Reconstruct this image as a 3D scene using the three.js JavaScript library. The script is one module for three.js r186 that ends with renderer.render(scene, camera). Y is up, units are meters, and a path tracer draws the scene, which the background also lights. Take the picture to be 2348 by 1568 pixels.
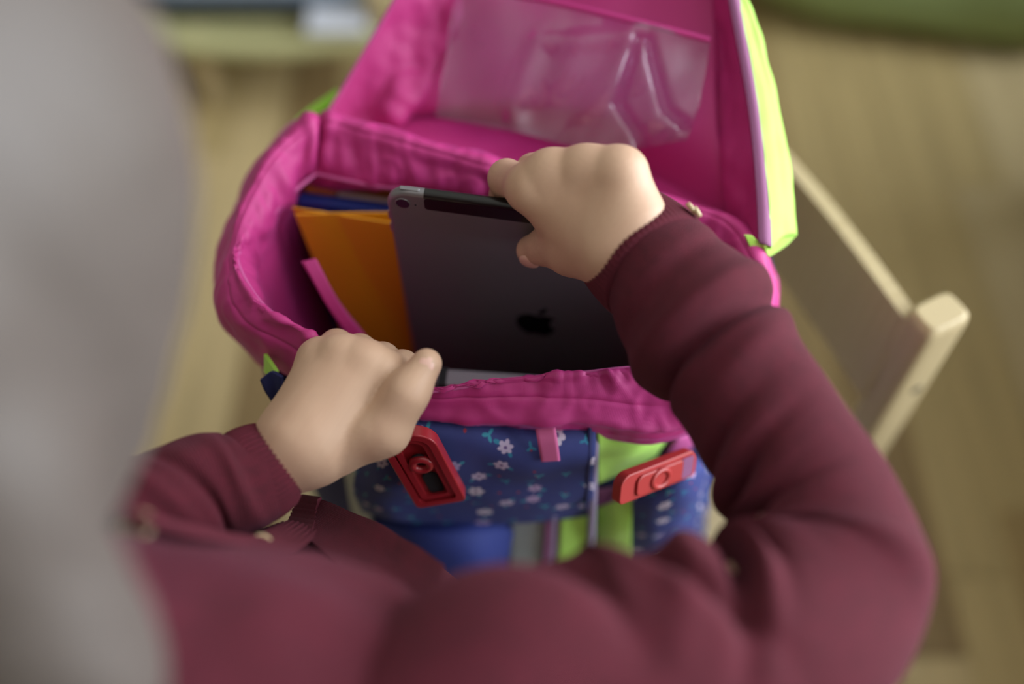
import * as THREE from 'three';
import { RoundedBoxGeometry } from 'three/addons/geometries/RoundedBoxGeometry.js';
import { mergeGeometries } from 'three/addons/utils/BufferGeometryUtils.js';
import { ImprovedNoise } from 'three/addons/math/ImprovedNoise.js';
import { RectAreaLightUniformsLib } from 'three/addons/lights/RectAreaLightUniformsLib.js';

// ---------------------------------------------------------------- camera, light, exposure
const W = 2348, HGT = 1568, EYE = 1.28, PITCH = THREE.MathUtils.degToRad(56), FPX = 2290;
const scene = new THREE.Scene();
scene.background = new THREE.Color(0.62, 0.74, 0.9);
const camera = new THREE.PerspectiveCamera(2 * Math.atan(HGT / 2 / FPX) * 180 / Math.PI, W / HGT, 0.03, 30);
camera.position.set(0, EYE, 0);
camera.rotation.x = -PITCH;
camera.focus = 0.525;
camera.userData.fStop = 1.5;
const renderer = new THREE.WebGLRenderer({ antialias: true });
renderer.toneMapping = THREE.LinearToneMapping;
renderer.toneMappingExposure = 0.77;
renderer.shadowMap.enabled = true;
RectAreaLightUniformsLib.init();
const ROOM = { x0: -3.4, x1: 1.95, z0: -3.0, z1: 2.2, h: 2.5 };
function daylight(name, w, h, pos, target, intensity, color) {
  const l = new THREE.RectAreaLight(color, intensity, w, h);
  l.name = name; l.position.set(...pos); l.lookAt(...target); scene.add(l);
}
daylight('window_daylight', 2.4, 1.6, [1.93, 1.5, -0.4], [0, 1.5, -0.4], 11.0, new THREE.Color(0.88, 0.95, 1.0));

// ---------------------------------------------------------------- helpers
const V = (x, y, z) => new THREE.Vector3(x, y, z);
const noiseGen = new ImprovedNoise();
const N3 = (x, y, z) => noiseGen.noise(x, y, z);
let seed = 7;
const rnd = () => { seed = (seed * 1664525 + 1013904223) >>> 0; return seed / 4294967296; };
const cp = Math.cos(PITCH), sp = Math.sin(PITCH);
const FW = V(0, -sp, -cp), UP = V(0, cp, -sp);
// a point of the place, from where it shows in the photograph and its measured distance
const at = (x, y, d) => V((x - W / 2) / FPX * d, EYE, 0).addScaledVector(FW, d).addScaledVector(UP, -(y - HGT / 2) / FPX * d);
// the same, from its height above the floor
const ah = (x, y, h) => at(x, y, (EYE - h) / (sp + (y - HGT / 2) / FPX * cp));

// the same, on an upright plane facing the room at depth z
const onZ = (x, y, z) => { const d = at(x, y, 1).sub(V(0, EYE, 0)); return V(0, EYE, 0).addScaledVector(d, z / d.z); };

const used = {};
const numbered = (n) => { used[n] = (used[n] || 0) + 1; return used[n] === 1 ? n : n + '_' + String(used[n] - 1).padStart(3, '0'); };
function thing(name, label, category, group) {
  const o = new THREE.Group(); o.name = numbered(name); o.userData = { label, category };
  if (group) o.userData.group = group;
  scene.add(o); return o;
}
function part(name, geo, mat, parent, label) {
  const m = new THREE.Mesh(geo, mat); m.name = name; m.castShadow = m.receiveShadow = true;
  if (label) m.userData.label = label;
  parent.add(m); return m;
}
function struct(name, geo, mat) { const m = part(name, geo, mat, scene); m.userData.kind = 'structure'; return m; }

function cr(a, b, c, d, t) { // Catmull-Rom of four points
  const t2 = t * t, t3 = t2 * t;
  const f = (p, q, r, s) => 0.5 * (2 * q + (r - p) * t + (2 * p - 5 * q + 4 * r - s) * t2 + (3 * q - p - 3 * r + s) * t3);
  return V(f(a.x, b.x, c.x, d.x), f(a.y, b.y, c.y, d.y), f(a.z, b.z, c.z, d.z));
}
function along(p, t, closed) { // point on a spline through p, t in 0..1
  const n = p.length, m = closed ? n : n - 1, x = Math.min(t, 0.999999) * m, i = Math.floor(x), k = x - i;
  const g = (j) => closed ? p[(j + n) % n] : j < 0 ? p[0].clone().multiplyScalar(2).sub(p[1]) : j >= n ? p[n - 1].clone().multiplyScalar(2).sub(p[n - 2]) : p[j];
  return cr(g(i - 1), g(i), g(i + 1), g(i + 2), t >= 1 && !closed ? 1 : k);
}
function num(p, t) { // numbers through a smooth curve
  const n = p.length, x = Math.min(t, 0.999999) * (n - 1), i = Math.floor(x), k = x - i, g = (j) => p[Math.min(n - 1, Math.max(0, j))];
  const a = g(i - 1), b = g(i), c = g(i + 1), d = g(i + 2);
  return 0.5 * (2 * b + (c - a) * k + (2 * a - 5 * b + 4 * c - d) * k * k + (3 * b - a - 3 * c + d) * k * k * k);
}
// grid[j][i] of points -> geometry; wrap: the i direction closes; uv in metres
function gridGeo(grid, { wrap = false, capA = false, capB = false } = {}) {
  const nv = grid.length, nu = grid[0].length, cols = wrap ? nu + 1 : nu, pos = [], uv = [], idx = [];
  const mid = grid[nv >> 1], S = [0], T = [0];
  for (let i = 1; i < cols; i++) S.push(S[i - 1] + mid[i % nu].distanceTo(mid[i - 1]));
  for (let j = 1; j < nv; j++) T.push(T[j - 1] + (grid[j][0].distanceTo(grid[j - 1][0]) + grid[j][nu >> 1].distanceTo(grid[j - 1][nu >> 1])) / 2);
  for (let j = 0; j < nv; j++) for (let i = 0; i < cols; i++) { const p = grid[j][i % nu]; pos.push(p.x, p.y, p.z); uv.push(S[i], T[j]); }
  for (let j = 0; j < nv - 1; j++) for (let i = 0; i < cols - 1; i++) { const a = j * cols + i, b = a + 1, c = a + cols, d = c + 1; idx.push(a, b, d, a, d, c); }
  for (const [on, j, flip] of [[capA, 0, true], [capB, nv - 1, false]]) if (on) {
    const c = grid[j].reduce((s, p) => s.add(p), V(0, 0, 0)).multiplyScalar(1 / nu), k = pos.length / 3; pos.push(c.x, c.y, c.z); uv.push(0, 0);
    const o = pos.length / 3;
    for (let i = 0; i < cols; i++) { const p = grid[j][i % nu]; pos.push(p.x, p.y, p.z); uv.push(p.x, p.z); }
    for (let i = 0; i < cols - 1; i++) flip ? idx.push(k, o + i + 1, o + i) : idx.push(k, o + i, o + i + 1);
  }
  const g = new THREE.BufferGeometry();
  g.setAttribute('position', new THREE.Float32BufferAttribute(pos, 3));
  g.setAttribute('uv', new THREE.Float32BufferAttribute(uv, 2));
  g.setIndex(idx); g.computeVertexNormals();
  if (wrap) { const n = g.attributes.normal, v = V(), w = V();
    for (let j = 0; j < nv; j++) { const a = j * cols, b = a + cols - 1; v.fromBufferAttribute(n, a).add(w.fromBufferAttribute(n, b)).normalize(); n.setXYZ(a, v.x, v.y, v.z); n.setXYZ(b, v.x, v.y, v.z); } }
  return g;
}
// a spline surface through rows of control points, pushed out along its normal by push(u, v, s, t), with a real thickness
function sheet(rows, nu, nv, { closed = false, thick = 0.0012, push } = {}) {
  const g0 = [], cols = closed ? nu : nu + 1;
  for (let j = 0; j <= nv; j++) {
    const ring = [];
    for (let i = 0; i < cols; i++) ring.push(along(rows.map((r) => along(r, i / nu, closed)), j / nv, false));
    g0.push(ring);
  }
  const norm = (g) => g.map((r, j) => r.map((p, i) => {
    const a = closed ? r[(i + 1) % cols] : r[Math.min(i + 1, cols - 1)], b = closed ? r[(i - 1 + cols) % cols] : r[Math.max(i - 1, 0)];
    const c = g[Math.min(j + 1, nv)][i], d = g[Math.max(j - 1, 0)][i];
    return a.clone().sub(b).cross(c.clone().sub(d)).normalize();
  }));
  let n = norm(g0);
  if (push) g0.forEach((r, j) => r.forEach((p, i) => p.addScaledVector(n[j][i], push(i / nu, j / nv, p))));
  n = norm(g0);
  const back = g0.map((r, j) => r.map((p, i) => p.clone().addScaledVector(n[j][i], -thick)));
  if (closed) return gridGeo([...g0, ...back.reverse(), g0[0].map((p) => p.clone())], { wrap: true });
  const loop = g0.map((r, j) => [...r, ...back[j].slice().reverse()]);
  const geo = gridGeo(loop, { wrap: true });
  const strip = (j) => { const a = g0[j], b = back[j]; return gridGeo(j ? [b, a] : [a, b]); };
  return mergeGeometries([geo, strip(0), strip(nv)]);
}
function frames(pts, n, up0) { // points and two cross axes along a spline
  const P = [], A = [], B = [];
  for (let i = 0; i <= n; i++) P.push(along(pts, i / n, false));
  let a = up0.clone();
  for (let i = 0; i <= n; i++) {
    const t = P[Math.min(i + 1, n)].clone().sub(P[Math.max(i - 1, 0)]).normalize();
    a = a.clone().addScaledVector(t, -a.dot(t)).normalize(); A.push(a); B.push(t.clone().cross(a));
  }
  return { P, A, B };
}
// a tube along a spline: radius(t, angle) in metres
function tube(pts, n, m, radius, { up0 = V(0, 1, 0), caps = true } = {}) {
  const { P, A, B } = frames(pts, n, up0), rings = [];
  for (let i = 0; i <= n; i++) { const r = []; for (let k = 0; k < m; k++) { const th = k / m * 2 * Math.PI, q = radius(i / n, th); r.push(P[i].clone().addScaledVector(A[i], Math.cos(th) * q).addScaledVector(B[i], Math.sin(th) * q)); } rings.push(r); }
  return gridGeo(rings, { wrap: true, capA: caps, capB: caps });
}
const box = (w, h, d, x = 0, y = 0, z = 0, r = 0.003, s = 2) => new RoundedBoxGeometry(w, h, d, s, Math.min(r, w / 2.01, h / 2.01, d / 2.01)).translate(x, y, z);
function clean(g) { const o = g.index ? g.toNonIndexed() : g; for (const k of Object.keys(o.attributes)) if (!['position', 'normal', 'uv'].includes(k)) o.deleteAttribute(k); return o; }
const merge = (...g) => mergeGeometries(g.flat().map(clean));

// ---------------------------------------------------------------- signed distances, meshed with surface nets
const smin = (a, b, k) => { const h = Math.max(k - Math.abs(a - b), 0) / k; return Math.min(a, b) - h * h * k / 4; };
function bone(a, b, ra, rb) { // tapered capsule
  const ax = a.x, ay = a.y, az = a.z, dx = b.x - ax, dy = b.y - ay, dz = b.z - az, L = dx * dx + dy * dy + dz * dz;
  return (x, y, z) => { const t = Math.min(1, Math.max(0, ((x - ax) * dx + (y - ay) * dy + (z - az) * dz) / L)); return Math.hypot(x - ax - dx * t, y - ay - dy * t, z - az - dz * t) - ra - (rb - ra) * t; };
}
const chain = (p, r, k) => { const b = p.slice(1).map((q, i) => bone(p[i], q, r[i], r[i + 1])); return (x, y, z) => b.reduce((d, f) => smin(d, f(x, y, z), k), 1); };
function nets(sdf, lo, hi, cell) {
  const nx = Math.ceil((hi.x - lo.x) / cell) + 1, ny = Math.ceil((hi.y - lo.y) / cell) + 1, nz = Math.ceil((hi.z - lo.z) / cell) + 1;
  const f = new Float32Array(nx * ny * nz), id = new Int32Array(nx * ny * nz).fill(-1), pos = [], idx = [];
  const I = (i, j, k) => (k * ny + j) * nx + i;
  for (let k = 0; k < nz; k++) for (let j = 0; j < ny; j++) for (let i = 0; i < nx; i++) f[I(i, j, k)] = sdf(lo.x + i * cell, lo.y + j * cell, lo.z + k * cell);
  const C = []; for (let c = 0; c < 8; c++) C.push([c & 1, (c >> 1) & 1, c >> 2]);
  const E = []; for (let a = 0; a < 8; a++) for (let b = a + 1; b < 8; b++) if ([1, 2, 4].includes(a ^ b)) E.push([a, b]);
  for (let k = 0; k < nz - 1; k++) for (let j = 0; j < ny - 1; j++) for (let i = 0; i < nx - 1; i++) {
    const v = C.map((c) => f[I(i + c[0], j + c[1], k + c[2])]); let neg = 0; for (const q of v) if (q < 0) neg++;
    if (!neg || neg === 8) continue;
    let x = 0, y = 0, z = 0, n = 0;
    for (const [a, b] of E) if ((v[a] < 0) !== (v[b] < 0)) { const t = v[a] / (v[a] - v[b]); x += C[a][0] + (C[b][0] - C[a][0]) * t; y += C[a][1] + (C[b][1] - C[a][1]) * t; z += C[a][2] + (C[b][2] - C[a][2]) * t; n++; }
    id[I(i, j, k)] = pos.length / 3; pos.push(lo.x + (i + x / n) * cell, lo.y + (j + y / n) * cell, lo.z + (k + z / n) * cell);
  }
  const quad = (a, b, c, d, flip) => flip ? idx.push(a, c, b, a, d, c) : idx.push(a, b, c, a, c, d);
  for (let k = 1; k < nz - 1; k++) for (let j = 1; j < ny - 1; j++) for (let i = 1; i < nx - 1; i++) {
    const s = f[I(i, j, k)] < 0;
    if (s !== f[I(i + 1, j, k)] < 0) quad(id[I(i, j - 1, k - 1)], id[I(i, j, k - 1)], id[I(i, j, k)], id[I(i, j - 1, k)], !s);
    if (s !== f[I(i, j + 1, k)] < 0) quad(id[I(i - 1, j, k - 1)], id[I(i - 1, j, k)], id[I(i, j, k)], id[I(i, j, k - 1)], !s);
    if (s !== f[I(i, j, k + 1)] < 0) quad(id[I(i - 1, j - 1, k)], id[I(i, j - 1, k)], id[I(i, j, k)], id[I(i - 1, j, k)], !s);
  }
  const g = new THREE.BufferGeometry();
  g.setAttribute('position', new THREE.Float32BufferAttribute(pos, 3));
  const uv = []; for (let i = 0; i < pos.length; i += 3) uv.push(pos[i] + 0.6 * pos[i + 2], pos[i + 1] + 0.3 * pos[i + 2]);
  g.setAttribute('uv', new THREE.Float32BufferAttribute(uv, 2));
  g.setIndex(idx); g.computeVertexNormals();
  return g;
}

// ---------------------------------------------------------------- materials
function canvasTex(w, h, draw, { srgb = true, repeat = [1, 1] } = {}) {
  const c = document.createElement('canvas'); c.width = w; c.height = h; draw(c.getContext('2d'), w, h);
  const t = new THREE.CanvasTexture(c); t.wrapS = t.wrapT = THREE.RepeatWrapping; t.repeat.set(...repeat);
  if (srgb) t.colorSpace = THREE.SRGBColorSpace;
  return t;
}
function pixelTex(n, fn, { srgb = false, repeat = [1, 1] } = {}) { // fn(x, y) in 0..1 (tiling is up to fn) -> grey 0..1 or [r,g,b]
  const d = new Uint8Array(n * n * 4);
  for (let y = 0; y < n; y++) for (let x = 0; x < n; x++) { const v = fn(x / n, y / n), o = (y * n + x) * 4, q = Array.isArray(v) ? v : [v, v, v]; for (let c = 0; c < 3; c++) d[o + c] = Math.max(0, Math.min(255, q[c] * 255)); d[o + 3] = 255; }
  const t = new THREE.DataTexture(d, n, n); t.wrapS = t.wrapT = THREE.RepeatWrapping; t.magFilter = THREE.LinearFilter; t.minFilter = THREE.LinearMipmapLinearFilter; t.repeat.set(...repeat); if (srgb) t.colorSpace = THREE.SRGBColorSpace; t.needsUpdate = true; return t;
}
const tau = Math.PI * 2;
const tileNoise = (x, y, f) => { // periodic noise on the unit square
  const a = N3(x * f, y * f, 3.3), b = N3((x - 1) * f, y * f, 3.3), c = N3(x * f, (y - 1) * f, 3.3), d = N3((x - 1) * f, (y - 1) * f, 3.3);
  return (a * (1 - x) + b * x) * (1 - y) + (c * (1 - x) + d * x) * y;
};
const std = (color, roughness = 0.8, more = {}) => new THREE.MeshStandardMaterial({ color, roughness, ...more });
const phys = (color, roughness, more) => new THREE.MeshPhysicalMaterial({ color, roughness, ...more });
// plain knit: little V stitches, 8 across the tile (tile = 16 mm)
const knitTex = pixelTex(256, (x, y) => { const u = (x * 8) % 1, a = Math.abs(u - 0.5) * 2, v = (y * 11 + a * 0.55) % 1; return 0.25 + 0.6 * Math.sin(Math.PI * v) * (0.55 + 0.45 * Math.sin(Math.PI * a)) + 0.15 * tileNoise(x, y, 40); }, { repeat: [1 / 0.0165, 1 / 0.0165] });
const knitTone = pixelTex(256, (x, y) => { const v = 0.93 + 0.1 * tileNoise(x, y, 9) + 0.12 * tileNoise(x, y, 60); return [v, v, v]; }, { srgb: true, repeat: [1 / 0.09, 1 / 0.09] });
const weaveTex = pixelTex(128, (x, y) => { const a = Math.floor(x * 24), b = Math.floor(y * 24), o = (a + b) % 2; return 0.4 + 0.4 * (o ? Math.sin(Math.PI * ((x * 24) % 1)) : Math.sin(Math.PI * ((y * 24) % 1))); }, { repeat: [1 / 0.012, 1 / 0.012] });
const M = {};
const wool = { bumpMap: knitTex, bumpScale: 0.0005, map: knitTone, sheen: 0.28, sheenRoughness: 0.45, sheenColor: new THREE.Color('#b0608e') };
M.wool = phys('#5e1629', 0.95, wool);
M.rib = phys('#5e1629', 0.95, { map: knitTone, sheen: 0.28, sheenRoughness: 0.45, sheenColor: new THREE.Color('#b0608e') });
const skinTex = pixelTex(256, (x, y) => { const a = tileNoise(x, y, 7), b = tileNoise(x, y, 50); return [0.965 + 0.03 * a + 0.02 * b, 0.955 + 0.055 * a + 0.03 * b, 0.95 + 0.06 * a + 0.03 * b]; }, { srgb: true, repeat: [1 / 0.07, 1 / 0.07] });
M.skin = phys('#d6b196', 0.52, { map: skinTex, sheen: 0.15, sheenColor: new THREE.Color('#ffd8c8') });
M.nail = phys('#e3b6a6', 0.28, {});
M.eyeWhite = std('#e8e4de', 0.2);
M.hair = phys('#584f4b', 0.55, { sheen: 0.3, sheenColor: new THREE.Color('#bdb8ac') });
M.denim = std('#28324a', 0.9);
M.shoe = std('#3a3a40', 0.7);
M.sole = std('#d8d6d0', 0.8);
M.button = phys('#cdb88f', 0.2, { clearcoat: 0.6 });
const nylon = { bumpMap: weaveTex, bumpScale: 0.00012, sheen: 0.7, sheenRoughness: 0.35, sheenColor: new THREE.Color('#cfa0f4') };
M.pink = phys('#c43684', 0.55, nylon);
M.pinkEdge = phys('#c95a9a', 0.7, nylon);
M.lilac = phys('#995c88', 0.7, { bumpMap: weaveTex, bumpScale: 0.0002 });
M.neon = phys('#b8f05e', 0.55, { bumpMap: weaveTex, bumpScale: 0.00015, sheen: 0.6, sheenColor: new THREE.Color('#f2ffd8') });
M.navy = phys('#262c63', 0.75, { bumpMap: weaveTex, bumpScale: 0.0003 });
M.blueCloth = phys('#27357f', 0.7, { bumpMap: weaveTex, bumpScale: 0.0003 });
M.reflective = phys('#9aa0a4', 0.45, { metalness: 0.25 });
M.greyPiping = std('#9c8fae', 0.7);
M.buckle = phys('#a3242f', 0.32, { clearcoat: 0.3, clearcoatRoughness: 0.3 });
M.buckleOrange = phys('#a5302f', 0.4, {});
M.tagPink = std('#d96aa2', 0.7);
M.dark = std('#1b1a20', 0.8);
M.clear = phys('#f6f2fb', 0.06, { transmission: 0.97, thickness: 0, ior: 1.5 });
M.alu = phys('#8f8e93', 0.42, { metalness: 0.65 });
M.aluEdge = phys('#b9b5b2', 0.3, { metalness: 0.85 });
M.blackGlass = phys('#0c0c0e', 0.3, { clearcoat: 0.2 });
M.logo = phys('#101012', 0.25, { metalness: 0.2 });
M.lens = phys('#20222e', 0.08, { clearcoat: 1 });
M.orange = phys('#fcb322', 0.4, { transmission: 0.25, thickness: 0 });
M.folderBlue = phys('#2a3f9e', 0.4, {});
M.caseBrown = std('#b5642c', 0.75);
M.paper = std('#d9c4bd', 0.9);
M.greyFolder = std('#8d8590', 0.7);
M.paperWhite = std('#dfe2ee', 0.85);
M.beanGreen = phys('#a0b47a', 0.85, { bumpMap: weaveTex, bumpScale: 0.0004, sheen: 0.3, sheenColor: new THREE.Color('#c8dca0') });
M.cushion = std('#93a2b6', 0.95);
M.navyDark = std('#1c2228', 0.9);
M.steel = phys('#c8ccd2', 0.25, { metalness: 0.9 });
// floral print on the pockets: a tile of 96 mm
const floral = canvasTex(1024, 1024, (c) => {
  c.fillStyle = '#353f80'; c.fillRect(0, 0, 1024, 1024);
  for (let i = 0; i < 2600; i++) { c.fillStyle = `rgba(${60 + rnd() * 40},${60 + rnd() * 40},${130 + rnd() * 50},.18)`; c.fillRect(rnd() * 1024, rnd() * 1024, 3 + rnd() * 26, 2); }
  const spot = [];
  const free = (x, y, r) => spot.every(([a, b, q]) => Math.hypot(Math.min(Math.abs(a - x), 1024 - Math.abs(a - x)), Math.min(Math.abs(b - y), 1024 - Math.abs(b - y))) > r + q);
  const wrapDraw = (x, y, f) => { for (const dx of [-1024, 0, 1024]) for (const dy of [-1024, 0, 1024]) { c.save(); c.translate(x + dx, y + dy); f(); c.restore(); } };
  for (let n = 0, k = 0; n < 60 && k < 4000; k++) {
    const x = rnd() * 1024, y = rnd() * 1024, kind = n < 17 ? 0 : n < 45 ? 1 : 2, r = [48, 26, 12][kind];
    if (!free(x, y, r + 12)) continue;
    spot.push([x, y, r]); n++;
    const turn = rnd() * tau, tint = ['#c6b6d6', '#d9cde0', '#b59cc8'][n % 3], teal = ['#2f86a8', '#2a6f9c', '#3d9bb4'][n % 3];
    wrapDraw(x, y, () => {
      c.rotate(turn);
      if (kind === 0) {
        c.fillStyle = teal; for (const s of [-1, 1]) { c.beginPath(); c.ellipse(s * 46, 12, 18, 9, s * 0.5, 0, tau); c.fill(); }
        c.fillStyle = tint; for (let p = 0; p < 6; p++) { c.beginPath(); c.ellipse(22 * Math.cos(p * tau / 6), 22 * Math.sin(p * tau / 6), 17, 12, p * tau / 6, 0, tau); c.fill(); }
        c.fillStyle = '#6a4f8e'; c.beginPath(); c.arc(0, 0, 9, 0, tau); c.fill();
      } else if (kind === 1) {
        c.fillStyle = teal; for (let p = 0; p < 3; p++) { c.beginPath(); c.ellipse(14 * Math.cos(p * 2), 14 * Math.sin(p * 2), 15, 7, p * 2, 0, tau); c.fill(); }
        if (n % 2) { c.fillStyle = '#a8344e'; c.beginPath(); c.arc(6, 14, 6, 0, tau); c.fill(); }
      } else { c.fillStyle = '#a8344e'; c.beginPath(); c.arc(0, 0, 8, 0, tau); c.fill(); }
    });
  }
}, { repeat: [1 / 0.125, 1 / 0.125] });
M.floral = phys('#ffffff', 0.75, { map: floral, bumpMap: weaveTex, bumpScale: 0.0003 });
// wood
function woodTex(light, darkC, rings, repeat) {
  return pixelTex(512, (x, y) => {
    const w = tileNoise(x, y, 3) * 0.6, g = 0.5 + 0.5 * Math.sin(tau * (x * rings + w + tileNoise(x, y, 6) * 0.4)), fine = tileNoise(x, y, 70) * 0.25;
    const k = Math.max(0, Math.min(1, 0.25 + 0.35 * g * (0.6 + tileNoise(x, y, 4)) + fine)); return light.map((v, i) => v + (darkC[i] - v) * k);
  }, { srgb: true, repeat });
}
const oak = [[0.9, 0.8, 0.6], [0.85, 0.75, 0.54], [0.77, 0.66, 0.46], [0.89, 0.8, 0.62], [0.66, 0.55, 0.38]];
const plankMats = oak.map((l) => phys('#ffffff', 0.42, { map: woodTex(l, l.map((v) => v * 0.72), 4, [1 / 0.17, 1 / 0.9]) }));
M.birch = phys('#ffffff', 0.42, { map: woodTex([0.8, 0.73, 0.58], [0.7, 0.61, 0.45], 9, [1 / 0.09, 1 / 0.5]), clearcoat: 0.25, clearcoatRoughness: 0.35 });
M.paleWood = phys('#ffffff', 0.5, { map: woodTex([0.78, 0.77, 0.58], [0.68, 0.66, 0.46], 5, [1 / 0.1, 1 / 0.6]) });
M.wall = std('#b9b4aa', 0.95); M.ceiling = std('#ecebe8', 0.95); M.trim = std('#e6e3dc', 0.6); M.subfloor = std('#4a3d28', 0.9);
M.pane = phys('#ffffff', 0.02, { transmission: 1, thickness: 0 });

// ---------------------------------------------------------------- the room
{
  const { x0, x1, z0, z1, h } = ROOM, w = x1 - x0, d = z1 - z0, cx = (x0 + x1) / 2, cz = (z0 + z1) / 2, t = 0.2;
  const floor = struct('floor', new THREE.BoxGeometry(w + 2 * t, 0.1, d + 2 * t).translate(cx, -0.064, cz), M.subfloor);
  struct('ceiling', new THREE.BoxGeometry(w + 2 * t, 0.1, d + 2 * t).translate(cx, h + 0.05, cz), M.ceiling);
  const holed = (len, a, b, lo, hi) => { // wall of a length with an opening a..b, lo..hi
    const s = new THREE.Shape([new THREE.Vector2(0, 0), new THREE.Vector2(len, 0), new THREE.Vector2(len, h), new THREE.Vector2(0, h)]);
    if (a !== undefined) s.holes.push(new THREE.Path([new THREE.Vector2(a, lo), new THREE.Vector2(a, hi), new THREE.Vector2(b, hi), new THREE.Vector2(b, lo)]));
    return new THREE.ExtrudeGeometry(s, { depth: t, bevelEnabled: false });
  };
  // opening: right wall z -1.65..0.85
  struct('wall_right', holed(d, z1 - 0.85, z1 + 1.65, 0.67, 2.33).rotateY(Math.PI / 2).translate(x1, 0, z1), M.wall);
  struct('wall_left', holed(d).rotateY(-Math.PI / 2).translate(x0, 0, z0), M.wall);
  struct('wall_far', holed(w).translate(x0, 0, z0 - t), M.wall);
  struct('wall_near', holed(w).translate(x0, 0, z1), M.wall);
  const wins = [['window_1', 2.5, 1.66, [x1 + 0.12, 1.5, -0.4], Math.PI / 2]];
  for (const [n, ww, wh, p, r] of wins) {
    const f = [box(ww, 0.06, 0.06, 0, wh / 2 - 0.03), box(ww, 0.06, 0.06, 0, -wh / 2 + 0.03), box(0.06, wh - 0.12, 0.06, -ww / 2 + 0.03), box(0.06, wh - 0.12, 0.06, ww / 2 - 0.03), box(0.05, wh - 0.12, 0.05)];
    const m = struct(n, merge(f), M.trim); m.position.set(...p); m.rotation.y = r;
    for (const s of [-1, 1]) part('pane', new THREE.PlaneGeometry(ww / 2 - 0.085, wh - 0.12).translate(s * (ww / 4 - 0.0175), 0, 0), M.pane, m);
  }
  const bb = (n, len, x, z, r) => { const m = struct(n, box(len, 0.07, 0.015), M.trim); m.position.set(x, 0.035, z); m.rotation.y = r; };
  bb('baseboard_far', w, cx, z0 + 0.0075, 0); bb('baseboard_near', w, cx, z1 - 0.0075, 0); bb('baseboard_left', d, x0 + 0.0075, cz, Math.PI / 2); bb('baseboard_right', d, x1 - 0.0075, cz, Math.PI / 2);
  // strip floor: every board a part of the floor
  const pw = 0.0905, variants = [0.62, 0.86, 1.05].flatMap((L) => [0, 1].map((k) => { const g = box(pw - 0.0016, 0.014, L - 0.0016, 0, -0.007, 0, 0.0012, 1), u = g.attributes.uv, p = g.attributes.position; for (let i = 0; i < u.count; i++) u.setXY(i, p.getX(i) + k * 0.37 + L, p.getZ(i) + k * 0.5); return [L, g]; }));
  let row = 0;
  for (let x = x0 + pw / 2; x < x1; x += pw, row++) {
    let z = z0 - rnd() * 0.7;
    while (z < z1) {
      const [L, g] = variants[Math.floor(rnd() * 6)], zc = z + L / 2;
      if (z + L > z0 + 0.02) { const m = part(numbered('floor_board'), g, plankMats[Math.floor(rnd() * 4.6)], floor); m.position.set(x, 0, zc); }
      z += L;
    }
  }
}

// ---------------------------------------------------------------- desk under the window, out of frame; its shade lies on the floor at the right
{
  const d = thing('desk', 'wooden desk under the window whose shade falls on the floor at the right', 'desk');
  const x0 = 0.72, x1 = 1.9, z0 = -1.3, z1 = 1.2, h = 0.68;
  part('desk_top', box(x1 - x0, 0.03, z1 - z0, (x0 + x1) / 2, h - 0.015, (z0 + z1) / 2, 0.006), M.birch, d);
  for (const x of [x0 + 0.42, x1 - 0.06]) for (const z of [z0 + 0.08, z1 - 0.08]) part('leg', box(0.05, h - 0.03, 0.05, x, (h - 0.03) / 2, z, 0.006), M.birch, d);
  for (const x of [x0 + 0.42, x1 - 0.06]) part('apron', box(0.02, 0.09, z1 - z0 - 0.2, x, h - 0.075, (z0 + z1) / 2, 0.004), M.birch, d);
}

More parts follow.
